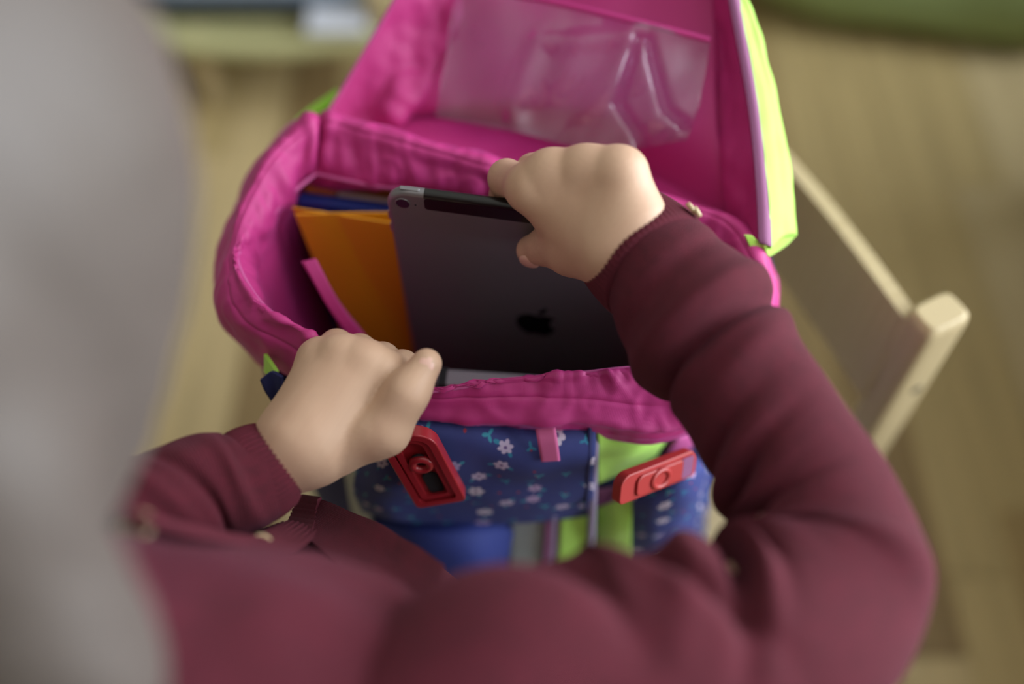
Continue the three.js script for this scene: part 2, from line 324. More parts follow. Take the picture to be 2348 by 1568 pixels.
// ---------------------------------------------------------------- chair: seat 0.45 m high, its back to the right of the bag
const SEAT = 0.45;
{
  const c = thing('wooden_chair', 'varnished pale wooden chair with curved plywood backrest, standing under the pink school bag', 'chair');
  // chair axes: q runs along the backrest (near post to far post), s from the backrest to the front of the seat
  const near = ah(2165, 712, 0.745); near.y = 0;
  const q = V(-0.47, 0, -0.88).normalize(), s = V(-0.88, 0, 0.47).normalize(), Wd = 0.36, D = 0.38;
  const pt = (a, b, y) => near.clone().addScaledVector(q, a).addScaledVector(s, b).setY(y);
  const turn = Math.atan2(-q.z, q.x);
  const post = (a) => {
    const rows = [], prof = [[0, 0.03, 0.6], [0.06, 0.026, 0.8], [0.2, 0.012, 1], [0.42, 0.002, 1], [0.6, 0, 1], [0.738, -0.004, 1], [0.744, -0.004, 0.93], [0.747, -0.004, 0.75]];
    for (const [y, b, k] of prof) { const r = []; for (let i = 0; i < 24; i++) { const th = i / 24 * tau, e = (v) => Math.sign(v) * Math.pow(Math.abs(v), 0.42); r.push(pt(a + e(Math.cos(th)) * 0.0135 * k, -b - e(Math.sin(th)) * 0.0195 * k, y)); } rows.push(r); }
    return gridGeo(rows, { wrap: true, capB: true, capA: true });
  };
  const p1 = part('back_post', post(0), M.birch, c), p2 = part('back_post', post(Wd), M.birch, c);
  for (const p of [p1]) part('screw_plug', new THREE.CylinderGeometry(0.0042, 0.0042, 0.0016, 16).rotateX(Math.PI / 2).applyMatrix4(new THREE.Matrix4().makeBasis(s.clone().negate(), V(0, 1, 0), q.clone().negate())).translate(...pt(-0.0132, 0.001, 0.665).toArray()), M.dark, p);
  // curved backrest board
  const rows = [];
  for (const y of [0.637, 0.65, 0.69, 0.725, 0.737]) { const r = []; for (const a of [0.006, 0.06, 0.12, 0.18, 0.24, 0.3, 0.354]) r.push(pt(a, 0.012 - 0.016 * Math.sin(Math.PI * a / 0.36), y)); rows.push(r); }
  part('backrest', sheet(rows, 48, 10, { thick: 0.011 }), M.birch, c);
  // seat with rounded corners
  const sh = new THREE.Shape(), R = 0.035; sh.moveTo(R, 0); sh.lineTo(Wd + 0.02 - R, 0); sh.quadraticCurveTo(Wd + 0.02, 0, Wd + 0.02, R); sh.lineTo(Wd + 0.01, D - R); sh.quadraticCurveTo(Wd + 0.01, D, Wd - R, D); sh.lineTo(R, D); sh.quadraticCurveTo(-0.01, D, -0.01, D - R); sh.lineTo(-0.02, R); sh.quadraticCurveTo(-0.02, 0, R, 0);
  const seat = new THREE.ExtrudeGeometry(sh, { depth: 0.012, bevelEnabled: true, bevelSize: 0.003, bevelThickness: 0.003, bevelSegments: 3, curveSegments: 8 });
  const o = pt(0, 0.02, SEAT - 0.0155);
  seat.applyMatrix4(new THREE.Matrix4().makeBasis(q, s, V(0, 1, 0)).setPosition(o));
  part('seat', seat, M.birch, c);
  for (const a of [0.01, Wd - 0.01]) part('front_leg', tube([pt(a, D - 0.03, 0), pt(a, D - 0.04, 0.22), pt(a, D - 0.045, SEAT - 0.018)], 8, 16, (t) => 0.012 + 0.005 * t), M.birch, c);
  const bar = (a, b) => { const d = b.clone().sub(a), g = box(d.length(), 0.045, 0.018, 0, 0, 0, 0.004); g.applyMatrix4(new THREE.Matrix4().makeBasis(d.clone().normalize(), V(0, 1, 0), d.clone().normalize().cross(V(0, 1, 0)))).translate(...a.clone().add(b).multiplyScalar(0.5).toArray()); return g; };
  const y = SEAT - 0.04;
  part('seat_rail', bar(pt(0.012, D - 0.045, y), pt(Wd - 0.012, D - 0.045, y)), M.birch, c); part('seat_rail', bar(pt(0.012, 0, y), pt(Wd - 0.012, 0, y)), M.birch, c);
  for (const a of [0.005, Wd - 0.005]) { part('seat_rail', bar(pt(a, 0, y), pt(a, D - 0.045, y)), M.birch, c); part('stretcher', bar(pt(a, -0.008, 0.18), pt(a, D - 0.04, 0.18)), M.birch, c); }
}

// ---------------------------------------------------------------- tablet: frame of its back, measured
const TAB = { o: V(-0.069, 0.8792, -0.3692), u: V(0.987445, -0.016825, 0.157064), v: V(-0.003354, -0.99632, -0.085643), n: V(-0.157927, -0.084041, 0.983868), w: 0.1695, h: 0.24, t: 0.0063 };
const onTab = (x, y, c) => { // where a line of sight meets the plane c metres in front of the tablet's back
  const e = V(0, EYE, 0), d = at(x, y, 1).sub(e), p0 = TAB.o.clone().addScaledVector(TAB.n, c);
  return e.addScaledVector(d, p0.sub(e).dot(TAB.n) / d.dot(TAB.n));
};
const tabPt = (a, b, c) => TAB.o.clone().addScaledVector(TAB.u, a).addScaledVector(TAB.v, b).addScaledVector(TAB.n, c);
{
  const t = thing('tablet', 'dark grey metal tablet held at its top edge, half out of the bag', 'tablet');
  t.matrixAutoUpdate = true;
  const m = new THREE.Matrix4().makeBasis(TAB.u, TAB.v.clone().negate(), TAB.n).setPosition(TAB.o);
  m.decompose(t.position, t.quaternion, t.scale); t.scale.set(1, 1, 1);
  const rr = (x0, y0, x1, y1, r) => { const s = new THREE.Shape(); s.moveTo(x0 + r, y0); s.lineTo(x1 - r, y0); s.absarc(x1 - r, y0 + r, r, -Math.PI / 2, 0); s.lineTo(x1, y1 - r); s.absarc(x1 - r, y1 - r, r, 0, Math.PI / 2); s.lineTo(x0 + r, y1); s.absarc(x0 + r, y1 - r, r, Math.PI / 2, Math.PI); s.lineTo(x0, y0 + r); s.absarc(x0 + r, y0 + r, r, Math.PI, Math.PI * 1.5); return s; };
  const b = 0.0028, w = TAB.w, h = TAB.h, th = TAB.t;
  part('housing', new THREE.ExtrudeGeometry(rr(b, -h + b, w - b, -b, 0.0105), { depth: th - 2 * b, bevelEnabled: true, bevelSize: b, bevelThickness: b, bevelSegments: 8, curveSegments: 16 }).translate(0, 0, -th + b), M.alu, t);
  part('screen', new THREE.ExtrudeGeometry(rr(0.0025, -h + 0.0025, w - 0.0025, -0.0025, 0.009), { depth: 0.0006, bevelEnabled: false, curveSegments: 12 }).translate(0, 0, -th - 0.0003), M.blackGlass, t);
  // black aerial band: over the back, round the top edge
  const prof = []; const e = 0.00018;
  prof.push([-0.0125, e - 0.0005], [-0.0125, e], [-0.008, e], [-b, e]);
  for (let i = 1; i <= 8; i++) { const a = i / 8 * Math.PI / 2; prof.push([-b + Math.sin(a) * (b + e), -b + Math.cos(a) * (b + e)]); }
  for (let i = 0; i <= 8; i++) { const a = i / 8 * Math.PI / 2; prof.push([-b + Math.cos(a) * (b + e), -th + b - Math.sin(a) * (b + e)]); }
  prof.push([-b - 0.001, -th + 0.0006], [-b - 0.001, -b]);
  const ps = new THREE.Shape(prof.map(([y, z]) => new THREE.Vector2(z, y)));
  const x0 = 0.0215, x1 = w - 0.0215;
  const band = new THREE.ExtrudeGeometry(ps, { depth: x1 - x0 - 0.003, bevelEnabled: false }); // local x = z, y = y, z = along
  band.applyMatrix4(new THREE.Matrix4().makeBasis(V(0, 0, 1), V(0, 1, 0), V(-1, 0, 0))).translate(x1 - 0.0015, 0, 0);
  const flat = new THREE.ExtrudeGeometry(rr(x0, -0.0125, x1, -0.003, 0.0022), { depth: 0.0005, bevelEnabled: false, curveSegments: 8 }).translate(0, 0, e - 0.0005 + 0.00003);
  const wrapA = new THREE.ExtrudeGeometry(new THREE.Shape(prof.slice(3).map(([y, z]) => new THREE.Vector2(z, y))), { depth: x1 - x0, bevelEnabled: false }).applyMatrix4(new THREE.Matrix4().makeBasis(V(0, 0, 1), V(0, 1, 0), V(-1, 0, 0))).translate(x1, 0, 0);
  part('antenna_band', merge(flat, wrapA), M.blackGlass, t);
  // sleep button on the top edge, camera, microphone, volume keys
  const pill = (l, r, d) => { const g = new THREE.CapsuleGeometry(r, l, 6, 16); g.scale(1, 1, d); return g; };
  part('power_button', pill(0.0088, 0.00135, 1).scale(1, 1, 0.4).rotateZ(Math.PI / 2).rotateX(Math.PI / 2).translate(0.0132, 0.0, -th * 0.5), M.alu, t);
  const cam = part('camera_ring', new THREE.TorusGeometry(0.004, 0.0004, 10, 32).translate(0.0094, -0.0098, 0.0), M.alu, t);
  part('camera_lens', new THREE.CylinderGeometry(0.0038, 0.0038, 0.0008, 32).rotateX(Math.PI / 2).translate(0.0094, -0.0098, 0), M.lens, cam);
  part('microphone_hole', new THREE.CylinderGeometry(0.0005, 0.0005, 0.0006, 12).rotateX(Math.PI / 2).translate(0.0165, -0.0098, 0), M.dark, t);
  for (const y of [-0.026, -0.038]) part('volume_button', pill(0.006, 0.0011, 0.6).translate(-0.0002, y, -th * 0.5).rotateX(0), M.aluEdge, t);
  // maker's mark: an apple with a bite and a leaf, inlaid
  const A = new THREE.Shape(), k = 0.0135; const P = (x, y) => [x * k, y * k];
  A.moveTo(...P(0, 0.62)); A.bezierCurveTo(...P(-0.25, 0.85), ...P(-0.95, 0.75), ...P(-1, 0.05)); A.bezierCurveTo(...P(-1.02, -0.6), ...P(-0.55, -1.15), ...P(-0.3, -1.1)); A.bezierCurveTo(...P(-0.15, -1.06), ...P(0.1, -1.06), ...P(0.25, -1.1)); A.bezierCurveTo(...P(0.5, -1.16), ...P(0.8, -0.75), ...P(0.92, -0.42)); A.bezierCurveTo(...P(0.55, -0.25), ...P(0.5, 0.35), ...P(0.86, 0.52)); A.bezierCurveTo(...P(0.6, 0.85), ...P(0.2, 0.75), ...P(0, 0.62));
  const Lf = new THREE.Shape(); Lf.moveTo(...P(-0.02, 0.8)); Lf.bezierCurveTo(...P(0, 1.15), ...P(0.25, 1.4), ...P(0.45, 1.42)); Lf.bezierCurveTo(...P(0.45, 1.1), ...P(0.25, 0.85), ...P(-0.02, 0.8));
  part('maker_mark', new THREE.ExtrudeGeometry([A, Lf], { depth: 0.0004, bevelEnabled: false, curveSegments: 16 }).translate(0.0865, -0.119, -0.0003), M.logo, t, 'black inlaid apple shaped mark with a bite');
}

// ---------------------------------------------------------------- things in the bag
{
  const slab = (tl, tr, bl, br, thick, mat, o, name, bow = 0) => {
    const rows = [0, 1 / 3, 2 / 3, 1].map((k) => [0, 0.33, 0.67, 1].map((i) => tl.clone().lerp(tr, i).lerp(bl.clone().lerp(br, i), k)));
    return part(name, sheet(rows, 12, 12, { thick, push: (u, v) => bow * Math.sin(Math.PI * u) * (1 - v) }), mat, o);
  };
  const o1 = thing('plastic_wallet', 'orange plastic document wallet standing open in the bag left of the tablet', 'folder');
  const tl = onTab(671, 474, -0.028), tr = tl.clone().addScaledVector(TAB.u, 0.225);
  const down = V(0.10, -0.98, 0.02).normalize(), fd = 0.3;
  slab(tl, tr, tl.clone().addScaledVector(down, fd), tr.clone().addScaledVector(down, fd), 0.0011, M.orange, o1, 'back_sheet', -0.002);
  const f1 = onTab(677, 490, -0.022), f2 = f1.clone().addScaledVector(TAB.u, 0.225);
  slab(f1, f2, f1.clone().addScaledVector(down, fd - 0.008), f2.clone().addScaledVector(down, fd - 0.008), 0.0011, M.orange, o1, 'front_sheet', 0.016);
  const o2 = thing('ring_binder', 'blue binder edge standing behind the orange wallet in the bag', 'binder');
  const bl = onTab(676, 458, -0.046), dn = V(0.03, -0.995, 0.0).normalize();
  const bg = box(0.22, 0.31, 0.009, 0.11, -0.155, -0.0045, 0.003); bg.applyMatrix4(new THREE.Matrix4().makeBasis(TAB.u, dn.clone().negate(), TAB.u.clone().cross(dn.clone().negate())).setPosition(bl));
  part('cover', bg, M.folderBlue, o2);
  const sp2 = new THREE.CylinderGeometry(0.004, 0.004, 0.2, 12).rotateZ(Math.PI / 2).applyMatrix4(new THREE.Matrix4().makeBasis(TAB.u, V(0, 1, 0), V(0, 0, 1)).setPosition(bl.clone().addScaledVector(TAB.u, 0.12).add(V(0, -0.003, 0.009))));
  part('spine', sp2, M.folderBlue, o2);
  const o3 = thing('pencil_case', 'brown leather like pencil case with zip tab behind the blue binder', 'pencil case');
  const pc = onTab(722, 400, -0.063);
  const cg = box(0.2, 0.24, 0.02, 0.1, -0.12, -0.01, 0.008, 4); cg.applyMatrix4(new THREE.Matrix4().makeBasis(TAB.u, V(0, 1, 0), TAB.n).setPosition(pc));
  part('case', cg, M.caseBrown, o3);
  const zt = box(0.021, 0.006, 0.009, 0, 0, 0, 0.0025); zt.applyMatrix4(new THREE.Matrix4().makeBasis(TAB.u, V(0, 1, 0), TAB.n).setPosition(onTab(736, 430, -0.0575)));
  part('zip_tab', zt, M.caseBrown, o3);
  const o4 = thing('exercise_book', 'pale pinkish paper exercise book between the blue binder and the brown case', 'book');
  const eb = onTab(776, 440, -0.0575), e2 = eb.clone().addScaledVector(TAB.u, 0.17);
  slab(eb, e2, eb.clone().add(V(0, -0.2, 0)), e2.clone().add(V(0, -0.2, 0)), 0.003, M.paper, o4, 'cover');
  const o5 = thing('notebook', 'grey notebook lying low in the bag between tablet and front edge', 'notebook');
  const n1 = ah(1000, 862, 0.775), ng = box(0.12, 0.22, 0.012, 0.06, -0.11, 0, 0.002); ng.applyMatrix4(new THREE.Matrix4().makeBasis(V(0.995, 0, 0.08).normalize(), V(0, 1, 0), V(-0.08, 0, 0.995).normalize()).setPosition(n1));
  part('cover', ng, M.greyFolder, o5);
  part('elastic_band', box(0.006, 0.2202, 0.0128, 0, 0, 0, 0.001).applyMatrix4(new THREE.Matrix4().makeBasis(V(0.995, 0, 0.08).normalize(), V(0, 1, 0), V(-0.08, 0, 0.995).normalize()).setPosition(n1.clone().add(V(0.004, -0.11, 0)))), M.dark, o5);
}

// ---------------------------------------------------------------- school bag
const bag = thing('school_backpack', 'pink lined school backpack with neon yellow panels and floral navy pockets, open on the chair', 'backpack');
{
  const plan = [[-0.088, -0.284], [-0.02, -0.28], [0.045, -0.284], [0.115, -0.312], [0.158, -0.352], [0.166, -0.395], [0.145, -0.428], [0.0, -0.47], [-0.12, -0.494], [-0.155, -0.47], [-0.17, -0.385], [-0.142, -0.312]];
  const ctr = V(0, 0, -0.375), level = (y, k, inset = 0) => { const pts = plan.map(([x, z]) => { const p = V(x, y, z), d = V(x - ctr.x, 0, z - ctr.z), L = d.length(); return p.addScaledVector(d, (k * L - inset) / L - 1); }); const r = []; for (let i = 0; i < 96; i++) r.push(along(pts, i / 96, true)); return r; };
  const lv = [[0.785, 0.99, 0], [0.74, 1.0, 0], [0.66, 1.0, 0], [0.56, 0.98, 0], [0.49, 0.95, 0], [0.462, 0.9, 0], [0.4525, 0.8, 0]];
  const rings = [...lv.slice().reverse().map(([y, k]) => level(y, k)), level(0.787, 0.98), level(0.78, 0.96, 0.004), level(0.6, 0.97, 0.006), level(0.47, 0.9, 0.006)];
  part('shell', gridGeo(rings, { wrap: true, capA: true, capB: true }), M.navy, bag);

  // gathered collar round the mouth: outer base, fold, gathered edge, lining
  const st = [ // base, crest, edge (each x, y in the photograph, height)
    [[692, 300, 0.775], [735, 268, 0.845], [722, 398, 0.822]],
    [[850, 330, 0.775], [850, 290, 0.848], [850, 424, 0.824]],
    [[1000, 365, 0.775], [1000, 333, 0.848], [1000, 440, 0.824]],
    [[1150, 405, 0.775], [1150, 374, 0.846], [1150, 468, 0.824]],
    [[1330, 450, 0.775], [1330, 410, 0.843], [1330, 520, 0.822]],
    [[1520, 500, 0.775], [1530, 452, 0.84], [1500, 560, 0.82]],
    [[1690, 560, 0.775], [1680, 500, 0.838], [1630, 600, 0.815]],
    [[1762, 660, 0.775], [1752, 622, 0.833], [1690, 680, 0.812]],
    [[1765, 780, 0.775], [1740, 770, 0.825], [1680, 770, 0.815]],
    [[1700, 905, 0.775], [1680, 880, 0.818], [1590, 840, 0.818]],
    [[1545, 985, 0.79], [1548, 962, 0.803], [1440, 846, 0.822]],
    [[1340, 975, 0.796], [1345, 942, 0.809], [1330, 858, 0.822]],
    [[1150, 968, 0.797], [1150, 930, 0.811], [1150, 874, 0.822]],
    [[950, 956, 0.796], [955, 928, 0.81], [960, 898, 0.822]],
    [[790, 925, 0.79], [800, 890, 0.812], [830, 850, 0.828]],
    [[650, 860, 0.778], [655, 815, 0.818], [715, 772, 0.835]],
    [[560, 790, 0.775], [545, 745, 0.822], [604, 703, 0.838]],
    [[512, 700, 0.772], [517, 655, 0.83], [542, 598, 0.838]],
    [[540, 530, 0.772], [548, 490, 0.835], [574, 552, 0.828]],
    [[600, 395, 0.772], [622, 345, 0.845], [654, 456, 0.824]],
  ];
  const base = st.map((s) => ah(...s[0])), crest = st.map((s) => ah(...s[1])), edge = st.map((s) => ah(...s[2]));
  const mc = V(0, 0, -0.37), outward = (p, m) => { const d = p.clone().sub(mc).setY(0).normalize(); return d.multiplyScalar(m); };
  const tuck = base.map((p) => p.clone().add(outward(p, -0.006)).setY(p.y - 0.02));
  const mid1 = base.map((p, i) => p.clone().lerp(crest[i], 0.5).add(outward(p, 0.004)));
  const mid2 = crest.map((p, i) => p.clone().lerp(edge[i], 0.5).add(outward(p, -0.003)).add(V(0, 0.005, 0)));
  const wallAt = (p, inset, y) => { // the point of the shell's inside in the direction of p
    const n = plan.length, dx = p.x - mc.x, dz = p.z - mc.z; let best = 1;
    for (let i = 0; i < n; i++) { const [ax, az] = plan[i], [bx, bz] = plan[(i + 1) % n], ex = bx - ax, ez = bz - az, det = dx * -ez + ex * dz; if (Math.abs(det) < 1e-9) continue; const rx = ax - mc.x, rz = az - mc.z, t = (rx * -ez + ex * rz) / det, k = (dx * rz - dz * rx) / det; if (t > 0 && k >= 0 && k <= 1) best = t; }
    const L = Math.hypot(dx, dz); return V(mc.x + dx * (best - inset / L), y, mc.z + dz * (best - inset / L));
  };
  const deep1 = edge.map((p) => wallAt(p, 0.012, p.y - 0.035).lerp(p.clone().setY(p.y - 0.035), 0.35)), deep2 = edge.map((p) => wallAt(p, 0.014, 0.7)), deep3 = edge.map((p) => wallAt(p, 0.03, 0.5));
  const wr = (u, v, p) => {
    const e = Math.exp(-Math.pow((v - 0.6) / 0.13, 2)), hem = Math.exp(-Math.pow((v - 0.625) / 0.03, 2)), on = v > 0.06 && v < 0.72 ? 1 : 0.3;
    const pleat = 0.5 - Math.abs(N3(u * 46, v * 2.2, 1.7)) * 1.6 - 0.5 * Math.abs(N3(u * 110, v * 3, 9));
    const du = Math.min(u, 1 - u), corner = Math.exp(-Math.pow(du / 0.0035, 2)) * (v > 0.3 && v < 0.64 ? Math.sin(Math.PI * (v - 0.3) / 0.34) : 0), swell = Math.exp(-Math.pow((du - 0.011) / 0.006, 2)) * (v > 0.3 && v < 0.64 ? 1 : 0) * Math.sin(Math.PI * (v - 0.3) / 0.34);
    return -0.006 * corner + 0.0025 * swell + 0.0038 * (e - 0.75 * hem) * pleat + 0.0042 * N3(p.x * 34, p.y * 26, p.z * 34) * on + 0.0022 * (0.4 - Math.abs(N3(p.x * 80, p.y * 46, p.z * 80))) * on - 0.0011 * Math.exp(-Math.pow((v - 0.43) / 0.008, 2));
  };
  const collar = part('gathered_collar', sheet([tuck, base, mid1, crest, mid2, edge, deep1, deep2, deep3], 440, 150, { closed: true, thick: 0.0012, push: (u, v, p) => -wr(u, v, p) }), M.pink, bag, 'pink nylon collar gathered round the bag mouth');
  // stitched hem cord along the gathered edge of the mouth
  part('drawcord_hem', tube([...edge, edge[0]].map((p) => p.clone().add(outward(p, -0.0005))), 600, 10, () => 0.0013, { caps: false }), M.pinkEdge, collar);
  const seam = crest.map((p, i) => p.clone().lerp(mid2[i], 0.4));

  // pink divider pocket inside, left of the orange wallet
  const dv = (x, y, h) => ah(x, y, h);
  const dA = [at(690, 600, 0.585), at(722, 592, 0.588)], dB = [at(745, 690, 0.598), at(778, 690, 0.6)], dC = [at(800, 770, 0.612), at(840, 770, 0.614)], dD = [at(850, 850, 0.635), at(890, 850, 0.637)];
  part('divider', sheet([dA, dB, dC, dD], 6, 24, { thick: 0.004 }), M.pink, bag);

  // ---- lid, opened away from the viewer against the chair back
  const lid = new THREE.Group(); lid.name = 'lid'; bag.add(lid);
  const pl = [at(872, 300, 0.668), at(985, 180, 0.664), at(1050, 0, 0.657), at(1090, -200, 0.645), at(1105, -300, 0.635)];
  const pr = [at(1668, 560, 0.602), at(1646, 300, 0.615), at(1642, 60, 0.622), at(1625, -170, 0.618), at(1612, -300, 0.612)];
  const bot = [at(800, 272, 0.676), at(905, 277, 0.679), at(1000, 266, 0.681), at(1150, 287, 0.679), at(1330, 340, 0.669), at(1500, 402, 0.653), at(1690, 510, 0.622)];
  const cross = (a, b, j) => Array.from({ length: 7 }, (_, i) => { const p = a.clone().lerp(b, i / 6); return j ? p : bot[i].clone(); });
  const bulge = (u, v, p) => (-0.003 + 0.004 * N3(p.x * 22, p.y * 22, p.z * 22)) * Math.sin(Math.PI * u) * Math.min(1, v * 6);
  const panel = part('lid_panel', sheet(pl.map((p, i) => cross(p, pr[i], i)), 60, 60, { thick: 0.004, push: bulge }), M.pink, lid);
  // web between the mouth and the lid
  const webA = [at(742, 280, 0.655), at(870, 300, 0.652), at(1000, 345, 0.645), at(1150, 385, 0.637), at(1330, 430, 0.625), at(1530, 480, 0.61), at(1690, 560, 0.59)];
  const webB = bot.map((p) => p.clone());
  const webC = webA.map((p, i) => p.clone().lerp(webB[i], 0.5).add(V(0, -0.002, 0)));
  part('hinge_web', sheet([webA, webC, webB, webB.map((p) => p.clone().add(V(0, -0.012, -0.012)))], 80, 30, { thick: 0.0015, push: (u, v, p) => 0.004 * N3(p.x * 30, p.y * 30, p.z * 30) * Math.sin(Math.PI * Math.min(1, v * 1.5)) }), M.pink, lid);
  // far end of the lid: a low wall towards the viewer, above the frame
  const ew = (t, k) => pl[4].clone().lerp(pr[4], t).addScaledVector(FW, -0.085 * k).addScaledVector(UP, 0.03 * k);
  part('end_wall', sheet([0, 0.5, 1].map((k) => [0, 0.25, 0.5, 0.75, 1].map((t) => ew(t, k))), 40, 16, { thick: 0.003, push: (u, v, p) => 0.003 * N3(p.x * 24, p.y * 24, p.z * 24) }), M.pink, lid);
  // left gusset with its piped edge
  const gl = [at(746, 268, 0.66), at(800, 180, 0.655), at(905, 0, 0.64), at(1010, -190, 0.62), at(1080, -420, 0.61)];
  part('side_gusset', sheet([gl, gl.map((p, i) => p.clone().lerp(pl[i], 0.5).addScaledVector(FW, 0.006)), pl, pl.map((p) => p.clone().add(V(0.008, -0.008, -0.008)))], 60, 24, { thick: 0.0015, push: (u, v, p) => 0.011 * N3(p.x * 34, p.y * 34, p.z * 34) * Math.sin(Math.PI * v) + 0.004 * N3(p.x * 80, p.y * 80, p.z * 90) * Math.sin(Math.PI * v) }), M.pink, lid);
  part('piping', tube(gl, 40, 10, () => 0.0014), M.pinkEdge, lid);
  const nl = gl.map((p) => p.clone().add(V(-0.014, -0.03, -0.012)));
  part('neon_side', sheet([gl.map((p) => p.clone().add(V(-0.001, -0.003, -0.002))), nl, nl.map((p) => p.clone().add(V(0.004, -0.02, -0.01)))], 40, 10, { thick: 0.002 }), M.neon, lid);
  // right gusset: dark inside, piping, neon outside
  const gr = [at(1742, 560, 0.566), at(1736, 430, 0.574), at(1718, 250, 0.588), at(1686, 70, 0.598), at(1650, -120, 0.6), at(1600, -420, 0.595)];
  const pr2 = [at(1690, 590, 0.605), at(1662, 430, 0.614), at(1646, 260, 0.622), at(1640, 60, 0.626), at(1622, -130, 0.622), at(1585, -420, 0.612)];
  part('side_gusset', sheet([pr2, pr2.map((p, i) => p.clone().lerp(gr[i], 0.5).addScaledVector(FW, 0.004)), gr], 60, 24, { thick: 0.0015, push: (u, v, p) => (0.005 * N3(p.x * 34, p.y * 34, p.z * 34) + 0.002 * N3(p.x * 90, p.y * 70, p.z * 90)) * Math.sin(Math.PI * v) }), M.pink, lid);
  const tape = gr.map((p, i) => p.clone().add(V(0.006, -0.001, 0.001)));
  part('piping', sheet([gr.map((p) => p.clone().add(V(-0.0006, 0.0012, 0))), gr.map((p, i) => p.clone().lerp(tape[i], 0.5).addScaledVector(FW, -0.0025)), tape], 60, 6, { thick: 0.0012 }), M.lilac, lid);
  const nr0 = [at(1762, 572, 0.567), at(1755, 430, 0.574), at(1736, 250, 0.588), at(1704, 75, 0.598), at(1672, -70, 0.6), at(1625, -420, 0.596)];
  const nr1 = [at(1790, 545, 0.574), at(1782, 410, 0.58), at(1760, 240, 0.592), at(1718, 70, 0.601), at(1678, -70, 0.603), at(1630, -420, 0.6)];
  const nr2 = [at(1818, 540, 0.586), at(1806, 395, 0.592), at(1776, 235, 0.601), at(1733, 70, 0.606), at(1684, -70, 0.607), at(1636, -420, 0.605)];
  const nr3 = nr2.map((p) => p.clone().add(V(-0.004, -0.03, -0.015)));
  part('neon_side', sheet([nr0, nr1, nr2, nr3], 60, 20, { thick: 0.002, push: (u, v, p) => 0.0012 * N3(p.x * 60, p.y * 50, p.z * 60) }), M.neon, lid);
  // the lower tip of that side, cut to a blunt point, and its short strap down to the side of the bag
  const tip = [[at(1745, 560, 0.566), at(1790, 545, 0.574), at(1820, 535, 0.586)], [at(1752, 582, 0.57), at(1772, 574, 0.576), at(1800, 556, 0.588)], [at(1757, 584, 0.572), at(1762, 580, 0.576), at(1770, 576, 0.59)]];
  const strapR = [[at(1706, 538, 0.565), at(1728, 546, 0.564), at(1752, 562, 0.567)], [at(1722, 575, 0.57), at(1738, 575, 0.568), at(1760, 580, 0.571)], [at(1735, 620, 0.578), at(1748, 618, 0.577), at(1760, 622, 0.58)], [at(1752, 668, 0.592), at(1757, 665, 0.592), at(1762, 662, 0.593)]];
  part('neon_tip', sheet(tip, 16, 16, { thick: 0.002 }), M.neon, lid);
  part('neon_strap', sheet(strapR, 16, 24, { thick: 0.0015, push: (u, v, p) => 0.002 * Math.sin(Math.PI * u) }), M.neon, bag);
  part('snap_hook', new THREE.TorusGeometry(0.003, 0.0011, 8, 20).translate(...at(1765, 640, 0.585).toArray()), M.steel, bag);
  // clear plastic pocket sewn on the inside of the lid
  const onPanel = (x, y, off) => { const a = pl[1], b = pr[1], c = pl[3], n = b.clone().sub(a).cross(c.clone().sub(a)).normalize(), e = V(0, EYE, 0), d = at(x, y, 1).sub(e), p0 = a.clone().addScaledVector(n, off); return e.addScaledVector(d, p0.sub(e).dot(n) / d.dot(n)); };
  const cl = [[[1046, -30], [1240, 0], [1440, 45], [1628, 92]], [[1030, 80], [1220, 110], [1420, 150], [1615, 175]], [[1016, 180], [1200, 225], [1400, 255], [1600, 250]], [[1002, 268], [1190, 305], [1380, 345], [1575, 320]]].map((r, j) => r.map(([x, y], i) => onPanel(x, y, 0.008 + (i > 0 && i < 3 ? 0.004 : 0) + (j === 3 ? -0.001 : 0))));
  const ridge = (pts, u, v, w, amp) => { let d = 9; for (let i = 1; i < pts.length; i++) { const [ax, ay] = pts[i - 1], [bx, by] = pts[i], dx = bx - ax, dy = by - ay, t = Math.min(1, Math.max(0, ((u - ax) * dx + (v - ay) * dy) / (dx * dx + dy * dy))); d = Math.min(d, Math.hypot(u - ax - dx * t, (v - ay - dy * t) * 0.45)); } return amp * Math.exp(-d * d / w / w); };
  const ck = part('clear_pocket', sheet(cl, 130, 70, { thick: 0.0006, push: (u, v, p) => 0.0075 * N3(u * 3.1 + 2, v * 1.7, 0.5) + 0.0035 * N3(u * 7, v * 3 + u * 4, 4.2) + ridge([[0.72, 0.12], [0.69, 0.6], [0.79, 0.85], [0.83, 1]], u, v, 0.02, 0.007) + ridge([[0.76, 0.12], [0.88, 0.66], [0.98, 0.85]], u, v, 0.022, 0.007) - ridge([[0.33, 0.95], [0.3, 0.75], [0.36, 0.3], [0.7, 0.1]], u, v, 0.05, 0.005) }), M.clear, lid);
  part('pocket_binding', tube(cl[0].map((p) => p.clone()), 40, 8, () => 0.0018), M.pink, ck);

  // ---- front of the bag
  const fz = [-0.276, -0.266, -0.26, -0.262, -0.267];
  const frow = [ // rows of the floral pocket: photograph x, y, then depth z
    [[842, 975], [890, 960], [960, 958], [1080, 966], [1220, 984], [1362, 958]],
    [[838, 1010], [885, 1000], [960, 998], [1080, 1004], [1220, 1016], [1362, 1000]],
    [[822, 1075], [880, 1072], [960, 1070], [1080, 1072], [1220, 1076], [1360, 1066]],
    [[820, 1130], [880, 1140], [960, 1142], [1080, 1142], [1220, 1140], [1358, 1130]],
    [[838, 1165], [890, 1182], [960, 1190], [1080, 1192], [1220, 1188], [1356, 1172]]].map((r, j) => r.map(([x, y], i) => onZ(x, y, fz[j] - (i === 0 ? 0.012 : i === 5 ? 0.006 : 0))));
